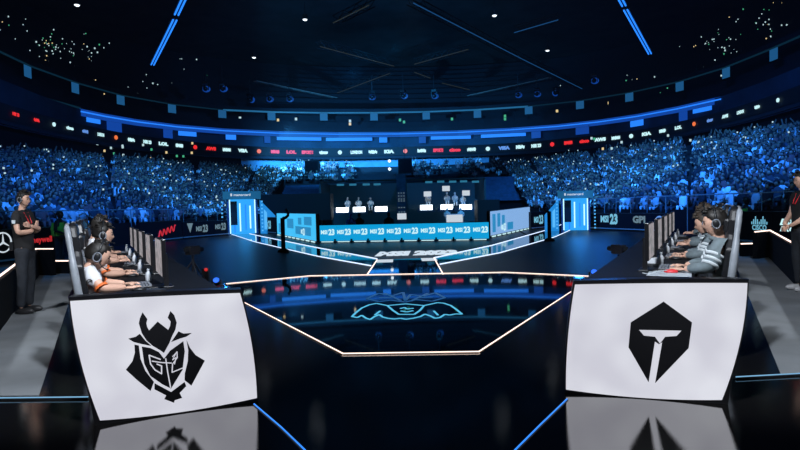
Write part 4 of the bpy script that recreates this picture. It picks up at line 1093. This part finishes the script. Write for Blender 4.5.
# railing in front of the stands
for FR, lab in ((FRL, 'thin metal railing above the boards on the star logo side'), (FRR, 'thin metal railing above the boards on the CISCO side')):
    t = thing('railing', lab, 'railing', (0, 0, 0)); pts = [Vector((*ip([(p[0] * .985, p[1]) for p in FR], i / 24), 1.58)) for i in range(25)]
    b = MB(); b.tube(pts, .022, 6); b.build('top_rail', M['dim_rail'], t)
    for p in pts[2:]:
        b = MB(); b.tube([(p.x, p.y, .0), (p.x, p.y, 1.57)], .018, 6); b.build('post', M['dim_rail'], t)
    b = MB(); b.prism([(p.x, p.y, -.02) for p in pts] + [(p.x * 1.01, p.y, -.02) for p in pts[::-1]], (0, 0, 1.02)); b.build('base_wall', M['matt'], t)
# stewards in hi-vis
for px, py, Y, lab in ((58, 221, 17.0, 'steward in yellow-green vest behind the boards left of the white team chairs'), (744, 207, 17.5, 'steward in yellow-green vest behind the boards right of the grey team chairs')):
    c = D(px, py, Y); t = thing('person', lab, 'person', (c.x, c.y, c.z - .55)); b = MB(); b.add(specm[0]); b.build('body', M['hair'], t)
    b = MB(); b.tube([(0, 0, .08), (0, 0, .3), (.0, 0, .50)], [.19, .21, .17], 10); b.build('vest', M['hivis'], t)
    b = MB(); zz = .55 - c.z; b.tube([(0, -.08, .1), (0, -.08, zz)], .08, 8); b.tube([(0, .08, .1), (0, .08, zz)], .08, 8); b.build('trousers', M['denim'], t)

# ------------------------------------------------------------------ back of the hall
w = outw(ribS, .03); i0 = next(i for i, q in enumerate(rib_px) if q[0] > 238); i1_ = next(i for i, q in enumerate(rib_px) if q[0] > 500)
for nm, ww, mm in (('wall_back', w[i0:i1_], M['wallblue']), ('wall_back_left', w[:i0 + 1], M['matt']), ('wall_back_right', w[i1_ - 1:], M['matt'])):  # unlit side stretches coloured black, lit centre coloured pale blue
    b = MB(); b.grid([[Vector((p.x, p.y, 8.25)) for p in ww], [Vector((p.x, p.y, 5.6)) for p in ww]]); struct(b.build(nm, mm))
# speaker stacks hanging at the back
for px, py, lab in ((312.5, 168, 'square black speaker box before the pale blue back wall, over the dim covered seats'), (405, 166, 'square black speaker box before the back wall, beside two white lamps')):
    c = D(px, py, 60); t = thing('speaker_box', lab, 'speaker', c); b = MB(); b.box((0, 0, 0), (1.55, 1.0, 1.6)); b.build('cabinet', M['boxblack'], t, bevel=.05)
    b = MB(); b.box((0, -.52, 0), (1.35, .04, 1.4)); b.build('grille', M['matt'], t); b = MB(); b.tube([(0, 0, .8), (0, 0, 2.2)], .03, 5); b.build('hanger', M['metal'], t)
t = thing('lamp_cluster', 'pair of white lamps stacked before the back wall beside a black speaker box', 'lamp', D(389.5, 165, 61))
for dz in (-.45, .45): b = MB(); b.ball((0, 0, dz), .17, 10, 8); b.build('lamp', M['lamp'], t)
# covered blue seating blocks and black drapes
def block(name, label, x0, x1, yt, yb, Y, m, cat, depth=2.0, kind=None):
    a, c, e = D(x0, yb, Y), D(x1, yb, Y), D(x0, yt, Y); b = MB()
    w = c.x - a.x; h = e.z - max(a.z, -.02); z0 = max(a.z, -.02)
    b.box(((a.x + c.x) / 2, Y + depth / 2, (z0 + e.z) / 2), (w, depth, e.z - z0)); o = b.build(name, m, bevel=.02); tag(o, label, cat); return o
for x0, x1, y0, y1, yy, lab in ((278, 321, 183, 203, 50, 'tiered block of blue-lit covered seats left of the press booths'), (485, 527, 174, 201, 50, 'tiered block of blue-lit covered seats right of the press booths')):
    t = thing('covered_seats', lab, 'seating'); 
    a, c = D(x0, y1, yy), D(x1, y0, yy)
    b = MB(); nst = 8
    for k in range(nst):
        z = a.z + (c.z - a.z) * k / nst; b.box(((a.x + c.x) / 2, yy + k * .5 + 2, z + (c.z - a.z) / nst / 2), (c.x - a.x, 4, (c.z - a.z) / nst * .96))
    b.build('tiers', M['navy'], t)
    b = MB(); b.box(((a.x + c.x) / 2, yy + 3, a.z / 2), (c.x - a.x, 5, a.z)); b.build('base', M['matt'], t)
block('black_drape', 'wide black draped wall behind the cyan led wall on the left', 252, 331, 195, 222, 44, M['boxblack'], 'drape')
block('black_drape', 'narrow black draped wall behind the pale blue led wall', 478, 500, 200, 222, 44, M['boxblack'], 'drape')

def mini_person(label, loc, m, group=None, k=1.0, rz=-PI / 2):
    o = bpy.data.objects.new('person', m); COL.objects.link(o); o.location = loc; o.rotation_euler = (0, 0, rz); o.scale = (k, k, k)
    return tag(o, label, 'person', group)
def recolor(me, mats):
    c = me.copy(); c.materials.clear()
    for q in mats: c.materials.append(q)
    return c
M['cloth_pale'] = mat('pale_cloth', (.75, .8, .85), .8); M['cloth_blue'] = mat('blue_cloth', (.1, .35, .8), .8)
pale_p = recolor(specm[0], [M['cloth_pale'], M['skin'], M['hair']]); blue_p = recolor(specm[2], [M['cloth_blue'], M['skin'], M['hair']])
dark_p = recolor(specm[0], [M['polo'], M['skin'], M['hair']])
def booth(label, x0, x1, yt, yb, Y, desks, people, dashes, side):
    a, c = D(x0, yb, Y), D(x1, yt, Y); a.z = 0
    cx = (a.x + c.x) / 2; w = c.x - a.x; t = thing('press_booth', label, 'booth', (cx, Y, 0)); top = c.z
    b = MB(); b.box((0, 6, top / 2), (w, .2, top)); b.build('back_wall', M['booth'], t)
    for s in (-1, 1): b = MB(); b.box((s * w / 2, 3, top / 2), (.15, 6, top)); b.build('side_wall', M['booth'], t)
    b = MB()
    for k in range(4): b.box((0, 1.2 + k * 1.3, .45 + .18 * k), (w * .99, 1.3, .9 + .36 * k))
    b.build('tiers', M['booth'], t)
    b = MB(); b.bar((-w / 2, 0, top), (w / 2, 0, top), .2, .12); b.build('truss', M['truss'], t)
    for px, py in dashes:
        q = D(px, py, Y) - Vector((cx, Y, 0)); b = MB(); b.box(q + Vector((0, .3, 0)), (.60, .1, .17)); b.build('hanging_screen', M['box_screen2'], t)
    for i, (px, py) in enumerate(desks):
        q = D(px, py, Y + .4); e = thing('lit_desk', '%s glaring white desk light in the booth %s' % (['left-end', 'middle', 'right-end'][i], side), 'lit desk', (q.x, Y + .95, q.z - .3), 0, 'glaring desks')
        b = MB(); b.box((0, 0, -.05), (1.5, .6, .5)); b.build('body', M['navy'], e); b = MB(); b.box((0, -.32, .26), (1.05, .05, .42)); b.build('light_panel', M['hot'], e, bevel=.02)
    for i, (px, py) in enumerate(people):
        q = D(px, py, Y + 1.6); mini_person('%s pale-clothed person seated behind the glaring desks %s' % (['leftmost', 'second', 'third', 'fourth'][i], side), (q.x, Y + 1.75, q.z - .62), pale_p, 'people in the booths')
    return t
M['booth'] = mat('booth_teal', (.035, .07, .085), .7); M['box_screen2'] = glow('screen_dash', (.05, .35, .6), .45)
booth('dark teal press booth left of the central column', 321, 398, 180, 222, 46, [(342, 209.5), (359, 209), (381, 208.5)], [(347.5, 200), (358.5, 200), (370.5, 200)], [(340, 184.7), (352.5, 184.5), (366, 184.3), (377, 184.2)], 'left of the central column')
booth('dark teal press booth right of the central column', 407, 485, 178, 222, 46, [(426.5, 207), (447, 206.5), (466, 206.5)], [(428, 196), (447, 195), (455, 195), (463, 196.5)], [(429, 182), (441, 181.5), (453, 181.5), (464, 181.2), (476, 181.5)], 'right of the central column')
for px, py, lab in ((427.5, 194, 'left'), (446, 188.5, 'middle, highest'), (466, 193, 'right')):
    q = D(px, py, 47.0); b = MB(); b.box((0, 0, 0), (.65, .06, .45)); t = b.build('monitor', M['white_logo']); t.location = q; tag(t, '%s of three small white monitors in the booth right of the column' % lab, 'monitor', 'white booth monitors')
# central column
a = D(402, 222, 45); cz = D(402, 174, 45); t = thing('light_column', 'narrow blue-lit column between the two press booths', 'column', (a.x, 45, 0))
b = MB(); b.box((0, .5, cz.z / 2), (.75, .8, cz.z)); b.build('shaft', M['navy'], t)
for py in (193, 196, 199, 201, 207.5, 212):
    for dx in (-.22, 0, .22):
        b = MB(); q = D(402, py, 45); b.box((dx, .08, q.z), (.10, .06, .08)); b.build('lamp', M['dim_logo'], t)
b = MB(); q = D(401.5, 216.5, 44.5); b.box((0, .0, q.z), (.75, .06, .5)); b.build('sign', M['white_logo'], t)
# desk on the hall floor with three hosts
q = D(454.5, 215, 43.5); q.z = 0; t = thing('host_desk', 'small white lit host desk on the hall floor behind the barrier', 'desk', (q.x, q.y, 0)); 
b = MB(); b.box((0, 0, .34), (1.25, .6, .68)); b.build('front', M['white_logo'], t, bevel=.05); b = MB(); b.box((0, 0, .71), (1.4, .75, .06)); b.build('desktop', M['plastic'], t)
for i, dx in enumerate((-.65, .0, .75)): mini_person(['left', 'middle', 'right'][i] + ' of three hosts behind the small white host desk', (q.x + dx * .8, q.y + .75, .36), pale_p if i != 1 else dark_p, 'hosts')
for px, lab, m in ((351, 'lone person in blue behind the left half of the barrier', blue_p), (359.5, 'dark-clothed person beside the person in blue behind the barrier', dark_p), (389, 'dark-clothed person behind the middle of the barrier', dark_p)):
    q = D(px, 224, 30); mini_person(lab, (q.x, 30, .25), m, None, 1.0)

# ------------------------------------------------------------------ upper rings
def gz(pts, z): return [G(x, y, z) for x, y in pts]
ring2_px = [(80, 113.5), (98, 117.5), (130, 123.5), (170, 129), (220, 133), (270, 135.5), (340, 136.5), (400, 136), (460, 134.5), (520, 131.5), (560, 128.5), (600, 124), (640, 118.5), (680, 111.5), (722, 101)]
r2 = smooth(gz(ring2_px, 12.6), 2)
r2x = smooth(gz([(-120, 30), (-60, 56), (0, 83), (40, 98)] + ring2_px + [(760, 86), (800, 70), (860, 45), (920, 15)], 12.6), 2)
t = thing('light_ring', 'long blue glowing balcony band curving round the hall above the ribbon display', 'light ring')
def ribbonband(b, pts, z0, z1, off=0): 
    q = outw(pts, off); b.grid([[Vector((p.x, p.y, z1)) for p in q], [Vector((p.x, p.y, z0)) for p in q]])
b = MB(); ribbonband(b, r2, 12.35, 13.15); b.build('glowing_band', M['ring_blue'], t)
b = MB(); b.tube([Vector((p.x, p.y, 12.75)) for p in outw(r2, -.01)], .09, 6); b.build('tube_light', M['ring_lamp'], t)
# brighter bays below it with dark gaps
def along(pts, f):
    k = min(int(f * (len(pts) - 1)), len(pts) - 2); g = f * (len(pts) - 1) - k; return pts[k].lerp(pts[k + 1], g), (pts[k + 1] - pts[k]).normalized()
def at_px(pts, x, z):
    best = None
    for i in range(401):
        p, dd = along(pts, i / 400); q = proj((p.x, p.y, z))
        if best is None or abs(q[0] - x) < best[0]: best = (abs(q[0] - x), p, dd)
    return best[1], best[2]
for x0, x1, hh in ((83, 100, .5), (104, 121, 1.3), (162, 172, 1.1), (178, 196, .6), (226, 236, .7), (264, 270, 1.0), (276, 320, .5), (326, 372, .5), (378, 386, .8), (418, 425, 1.0), (430, 470, .5), (482, 526, .5), (532, 541, 1.0), (577, 590, 1.0), (630, 645, .8), (680, 690, 1.1), (693, 716, .5)):
    p, dd = at_px(r2, (x0 + x1) / 2, 12.6); s = FPX / p.y; b = MB(); b.box((p.x, p.y + .3, 12.35 - hh / 2), ((x1 - x0) / s, .08, hh), math.atan2(dd.y, dd.x)); b.build('lit_bay', M['ring_lamp'] if hh < .9 else M['ring_blue'], t)
up_px = [(-60, 23), (30, 66), (77, 83), (122, 95.5), (173, 104.5), (223, 110), (272, 112.5), (324, 113), (374, 113), (426, 112), (477, 110.3), (528, 106.5), (579, 101), (628, 93), (678, 82), (724, 68), (771, 49), (860, 10)]
r3 = gz(up_px, 16.2)
t = thing('upper_ring', 'thin teal-lit rim above the blue band, joining a row of square screens', 'light rim')
b = MB(); mid = r3[5:12]; b.tube(smooth(mid, 1), .13, 6); b.build('lit_rim', M['ring_teal'], t)
b = MB(); b.tube(r3, .10, 6); b.build('dim_rim', M['ring_dim'], t)
b = MB(); q = outw(r3, .005); b.grid([[Vector((p.x, p.y, 16.9)) for p in q], [Vector((p.x, p.y, 16.25)) for p in q]]); b.build('fascia', M['darkwall2'] if 'darkwall2' in M else M['darkwall'], t)
for i in range(1, len(r3) - 1):
    p = r3[i]; dd = (r3[i + 1] - r3[i - 1]).normalized(); s = FPX / p.y
    scr = thing('hanging_screen', '', 'screen', (p.x, p.y - .4, 15.55), math.atan2(dd.y, dd.x), 'square screens under the upper rim')
    x = up_px[i][0]
    scr['label'] = 'small square blue screen, number %s from the left under the teal upper rim' % ['one', 'two', 'three', 'four', 'five', 'six', 'seven', 'eight', 'nine', 'ten', 'eleven', 'twelve', 'thirteen', 'fourteen', 'fifteen', 'sixteen'][i - 1]
    b = MB(); b.box((0, .1, 0), (1.2, .2, 1.2)); b.build('casing', M['black'], scr); b = MB(); b.box((0, -.02, 0), (1.12, .04, 1.12)); b.build('picture', M['box_screen'], scr)
# dim line that carries on from the blue band to the picture edges, lower gallery walls
b = MB()
for pts in ([(-40, 70), (0, 83), (40, 97), (80, 108)], [(722, 98), (760, 84), (800, 68), (840, 48)]):
    b.tube(gz(pts, 13.3), .12, 5)
o = b.build('trim_2', M['ring_dim']); struct(o)
b = MB(); w = outw(r2x, .02); b.grid([[Vector((p.x, p.y, 13.1)) for p in w], [Vector((p.x, p.y, 8.2)) for p in w]]); struct(b.build('wall_gallery', M['gallery']))
# upper tier and outer wall, roof
b = MB(); P = []
for k in range(14):
    f = k / 13; z = 13.0 + 17 * f; row = outw(r2x, .03 + .42 * f)
    P.append([Vector((p.x, p.y, z - 1.1)) for p in row]); P.append([Vector((p.x, p.y, z)) for p in row])
b.grid(P); ut = struct(b.build('floor_upper_tier', M['darkwall']))
from mathutils.bvhtree import BVHTree
bvh = BVHTree.FromPolygons([tuple(v) for v in b.v], [tuple(f) for f in b.f])
b = MB(); b.box((0, 40, 31), (170, 190, .5)); struct(b.build('ceiling', M['roof']))
b = MB(); b.box((0, 130, 15), (170, .5, 32)); struct(b.build('wall_rear', M['matt']))
for s, nm in ((-1, 'left'), (1, 'right')): b = MB(); b.box((s * 84, 40, 15), (.5, 180, 32)); struct(b.build('wall_' + nm, M['matt']))
b = MB(); b.box((0, -20, 15), (170, .5, 32)); struct(b.build('wall_front', M['matt']))

# phone lights in the dark tiers
def phone(px, py, Y, m, lab, grp, sz=.16):
    c = D(px, py, Y); d = ray(px, py).normalized()
    if Y > 55.5 and Y != 84:
        hit = bvh.ray_cast(EYE, d)[0]
        if hit is None: return
        c = hit - d * .25; sz = sz * hit.length / 70 * rr.uniform(.35, .8)
    if Y == 84: sz *= .8
    o = bpy.data.objects.new('phone', phone_me[m]); COL.objects.link(o); o.location = c; k = sz / .16; o.scale = (k, k, k); tag(o, lab, 'phone', grp)
phone_me = {}
for m in ('phone', 'phone_green', 'phone_warm'):
    b = MB(); b.box((0, 0, 0), (.20, .03, .24)); phone_me[m] = b.mesh('phone', M[m])
rr = random.Random(12)
def cluster(n, cx, cy, sx, sy, Y, lab, grp, sz=.15):
    for _ in range(n):
        m = rr.choice(['phone'] * 6 + ['phone_green', 'phone_warm']); phone(rr.gauss(cx, sx), rr.gauss(cy, sy), Y + rr.uniform(-2, 2), m, lab, grp, sz * rr.uniform(.5, 1.1))
L1_ = 'tiny lit phone in the dark upper seats on the star board side'; L2_ = 'tiny lit phone in the dark upper seats on the CISCO board side'; L3_ = 'tiny lit phone in the dark gallery behind the teal rim'; L4_ = 'tiny lit phone in the shadowed top rows below the ribbon display'
GRP = 'phones in the upper seats'
cluster(40, 48, 46, 9, 8, 72, L1_, GRP + ' on the star board side'); cluster(26, 84, 50, 9, 8, 62, L1_, GRP + ' on the star board side'); cluster(8, 20, 22, 12, 9, 58, L1_, GRP + ' on the star board side'); cluster(10, 140, 85, 25, 7, 75, L1_, GRP + ' on the star board side')
cluster(14, 195, 42, 18, 14, 78, L1_, GRP + ' on the star board side', .14)
cluster(40, 715, 48, 20, 12, 60, L2_, GRP + ' on the CISCO board side'); cluster(22, 755, 22, 14, 10, 58, L2_, GRP + ' on the CISCO board side'); cluster(12, 650, 80, 25, 6, 70, L2_, GRP + ' on the CISCO board side')
for x, y in ((118, 102), (191, 108), (278, 120), (296, 119), (350, 121), (350, 124), (404, 122), (400, 120), (452, 119), (505, 116), (505, 119), (557, 111), (662, 94), (240, 118), (609, 103)):
    phone(x, y, 84, rr.choice(['phone', 'phone_green', 'phone_warm']), L3_, 'phones in the gallery', .34)
for _ in range(26): phone(rr.uniform(20, 200), rr.gauss(153, 4), 54, rr.choice(['phone', 'phone', 'phone_green', 'phone_warm']), L4_, 'phones in the top rows', .15)
for _ in range(24): phone(rr.uniform(590, 790), rr.gauss(147, 6), 50, rr.choice(['phone', 'phone', 'phone_green', 'phone_warm']), L4_, 'phones in the top rows', .15)

# ------------------------------------------------------------------ roof: trusses, tubes, lamps
def truss(label, a, c, w=.7, lit=None):
    a, c = Vector(a), Vector(c); t = thing('roof_truss', label, 'truss', a, 0, 'roof trusses'); d = c - a; L = d.length; u = d / L; s = Vector((0, 0, 1)).cross(u).normalized() * w / 2; up = Vector((0, 0, w / 2))
    if w > 1: b = MB(); b.bar((0, 0, -w * .4), d + Vector((0, 0, -w * .4)), w * .5, .08); b.build('beam', M['truss_brown'], t)
    for sx, sz in ((1, 1), (1, -1), (-1, 1), (-1, -1)):
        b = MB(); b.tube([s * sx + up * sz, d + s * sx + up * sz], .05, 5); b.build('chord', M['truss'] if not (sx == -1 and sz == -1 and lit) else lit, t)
    n = max(3, int(L / w / 1.2)); b = MB()
    for i in range(n):
        p, q = u * L * i / n, u * L * (i + 1) / n
        for sx in (-1, 1): b.tube([p + s * sx - up, q + s * sx + up] if i % 2 else [p + s * sx + up, q + s * sx - up], .03, 4)
        b.tube([p + s - up, q - s - up] if i % 2 else [p - s - up, q + s - up], .03, 4)
    b.build('lacing', M['truss'], t); return t
M['truss_lit'] = glow('truss_lit', (.20, .24, .20), .10); M['truss_blue'] = glow('truss_blue', (.03, .2, .6), .28)  # light catching the truss edges, painted in as faint chord emission
M['truss_brown'] = mat('truss_brown', (.35, .27, .22), .7)
ZT = 20
TR = [((318, 44), (392, 64), 'lit', 'faintly lit roof truss left of centre, upper of the crossing pair'), ((416, 62), (470, 47), 'lit', 'faintly lit roof truss right of centre, upper of the crossing pair'),
      ((339, 91), (392, 71), 'lit', 'short roof truss below centre on the left'), ((412, 70), (428, 76), 'lit', 'shortest roof truss right beside the dark centre'),
      ((336, 20), (372, 2), 'lit', 'short roof truss near the top edge left of centre'), ((410, 0), (520, 57), 'blue', 'long thin blue-lit roof truss slanting down from the top centre'), ((520, 57), (580, 87), 'blue', 'blue-lit roof truss carrying on towards the right stand'),
      ((255, 77), (334, 94), 'brown', 'brownish roof beam low on the left'), ((470, 92), (550, 74), 'brown', 'brownish roof beam low on the right'), ((440, 81), (468, 88), 'lit', 'small roof truss between the two brownish beams'), ((516, 30), (560, 17), 'blue', 'short blue-lit roof truss at upper right')]
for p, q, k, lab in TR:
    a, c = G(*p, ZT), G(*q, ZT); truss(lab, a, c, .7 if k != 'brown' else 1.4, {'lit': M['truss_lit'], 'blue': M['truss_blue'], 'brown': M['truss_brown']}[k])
def twin_tube(label, segs):
    t = thing('twin_tube_light', label, 'tube light', G(*segs[0][0], 17)); o = G(*segs[0][0], 17)
    for p, q in segs:
        a, c = G(*p, 17) - o, G(*q, 17) - o; u = (c - a).normalized(); s = Vector((0, 0, 1)).cross(u).normalized() * .13
        b = MB(); b.bar(a + Vector((0, 0, .1)), c + Vector((0, 0, .1)), .5, .08); f = b.build('fixture', M['metal'], t)
        for sg in (-1, 1): b = MB(); b.tube([a + s * sg, c + s * sg], .065, 6); b.build('tube', M['tube_blue'], f)
twin_tube('twin blue tube light hanging at upper left', [((189, -12), (176.5, 15)), ((175, 20), (152.5, 65))])
twin_tube('twin blue tube light hanging at upper right', [((614, -12), (624, 6)), ((625.5, 10), (650, 54))])
for i, (px, py, lab) in enumerate(((305, 19.5, 'white roof spotlight left of the top centre'), (254, 57.5, 'white roof spotlight above the brownish beam on the left'), (494.5, 15.5, 'white roof spotlight right of the top centre'), (547.5, 50.5, 'white roof spotlight near the long blue-lit truss end'), (77, 5, 'white roof spotlight in the top left corner'))):
    c = G(px, py, 19); t = thing('roof_spotlight', lab, 'spotlight', c, 0, 'roof spotlights'); b = MB(); b.lathe([(.10, .5), (.22, .45), (.26, .1), (.28, 0)]); b.build('can', M['metal'], t)
    b = MB(); b.ball((0, 0, 0), (.21, .21, .12), 12, 8); b.build('lens', M['lamp'], t)
    b = MB(); b.tube([(0, 0, .45), (0, 0, 1.6)], .03, 5); b.build('hanger', M['metal'], t)
for i, (px, py) in enumerate(((250, 94), (269, 93), (289, 93), (372, 91), (403, 90), (434, 90), (518, 89), (537, 88), (556, 87), (594, 74), (205, 82), (222, 82))):
    c = G(px, py, 18.3); o = moving_head('%s of the blue moving head lights hung in a row under the roof' % ['first', 'second', 'third', 'fourth', 'fifth', 'sixth', 'seventh', 'eighth', 'ninth', 'tenth', 'eleventh', 'twelfth'][i], c, M['lamp_blue'], 2.6, rr.uniform(-2.6, -.6), 1.5)
    o['group'] = 'hung moving head lights'; c.z += 0; 
    o.rotation_euler = (PI, 0, rr.uniform(-.6, .6) + PI / 2)
    b = MB(); b.ball((.30, .1, .85), (.16, .55, .42), 10, 8); b.build('glow_ball', M['head_glow'], o)  # emissive ball added for the blue glow around the fixture
    b = MB(); b.tube([(0, 0, 0), (0, 0, -2.2)], .06, 6); b.build('clamp', M['metal'], o)
for x, y in ((465, 86),): pass

# ------------------------------------------------------------------ lights
def spot(loc, target, e, col, ang=60, blend=.6, r=.25):
    l = bpy.data.lights.new('spot', 'SPOT'); l.energy = e; l.color = col; l.spot_size = math.radians(ang); l.spot_blend = blend; l.shadow_soft_size = r
    o = bpy.data.objects.new('spot', l); COL.objects.link(o); o.location = loc
    o.rotation_euler = (Vector(target) - Vector(loc)).to_track_quat('-Z', 'Y').to_euler(); return o
BL, CY = (.02, .20, 1.0), (.05, .38, 1.0)
spot((-3, 14, 17), (-20, 32, 2), 27000, BL, 62); spot((3, 14, 17), (21, 33, 2.5), 42000, BL, 66)
spot((-2, 26, 17), (-15, 42, 1), 19000, CY, 55); spot((2, 24, 17), (15, 40, 2), 25000, CY, 60)
spot((-6, 4, 14), (-16, 19, 0), 3600, CY, 60); spot((6, 4, 14), (16, 19, 0), 3600, CY, 60)
spot((-8, 32, 19), (-8, 66, 6), 60000, (.04, .40, 1), 34); spot((6, 32, 19), (6, 66, 5), 9000, (.03, .30, 1), 60)
spot((0, 32, 16), (0, 47, 1), 3500, (.04, .5, 1), 50)
spot((-12, 58, 10.0), (-8, 75, 7.0), 42000, (.05, .40, 1), 90); spot((4, 58, 10.0), (4, 75, 7.0), 8000, (.03, .35, 1), 90)
spot((-4, 50, 14), (-4, 84, 11.5), 9000, (.02, .30, 1), 110); spot((0, 60, 19), (0, 88, 15.5), 5000, (.01, .35, .9), 110)
# team, walkway and back spots, then spots added for roof and floor
WH = (.86, .92, 1.0)
spot((.2, 1.6, 5.2), (-3.0, 5.5, .8), 2300, WH, 46, .5, .15); spot((-.2, 1.6, 5.2), (3.1, 5.3, .9), 2100, WH, 46, .5, .15)
spot((-6.0, 3.0, 6.0), (-6.2, 7.0, .2), 1000, (.9, .95, 1), 62, .5, .2); spot((6.6, 3.0, 6.0), (6.4, 7.2, .2), 1000, (.9, .95, 1), 62, .5, .2)
spot((-1.5, 10.5, 5), (-3.4, 6, 1), 50, (.2, .5, 1), 50); spot((1.5, 10.5, 5), (3.4, 6, 1), 50, (.2, .5, 1), 50)
spot((0, 45, 9), (-11, 68, 20), 500, (1, .75, .6), 70); spot((0, 45, 9), (11, 68, 20), 400, (1, .75, .6), 70)  # unseen warm uplights, added to brighten the brownish roof beams
spot((0, 22, 15), (0, 30, 31), 1800, (.85, .95, 1), 160, .3)  # added upward spot standing in for bounced light on the ceiling
spot((1.0, 32, 14), (.5, 13.5, 0), 2500, (.6, .8, 1), 16, .8)  # added spot for the white spill around the floor lettering

w = bpy.data.worlds.new('world'); sc.world = w; w.use_nodes = True
w.node_tree.nodes['Background'].inputs[0].default_value = (.3, .4, .6, 1); w.node_tree.nodes['Background'].inputs[1].default_value = .01
vs = w.node_tree.nodes.new('ShaderNodeVolumeScatter'); vs.inputs['Density'].default_value = .00032; vs.inputs['Anisotropy'].default_value = .2
w.node_tree.links.new(vs.outputs[0], w.node_tree.nodes['World Output'].inputs['Volume'])   # thin stage haze

sc.view_settings.view_transform = 'Standard'; sc.view_settings.look = 'None'; sc.view_settings.exposure = 0; sc.view_settings.gamma = 1
sc.view_settings.use_curve_mapping = False
sc.cycles.max_bounces = 5; sc.cycles.diffuse_bounces = 2; sc.cycles.glossy_bounces = 3
sc.cycles.sample_clamp_indirect = 4; sc.cycles.use_denoising = True
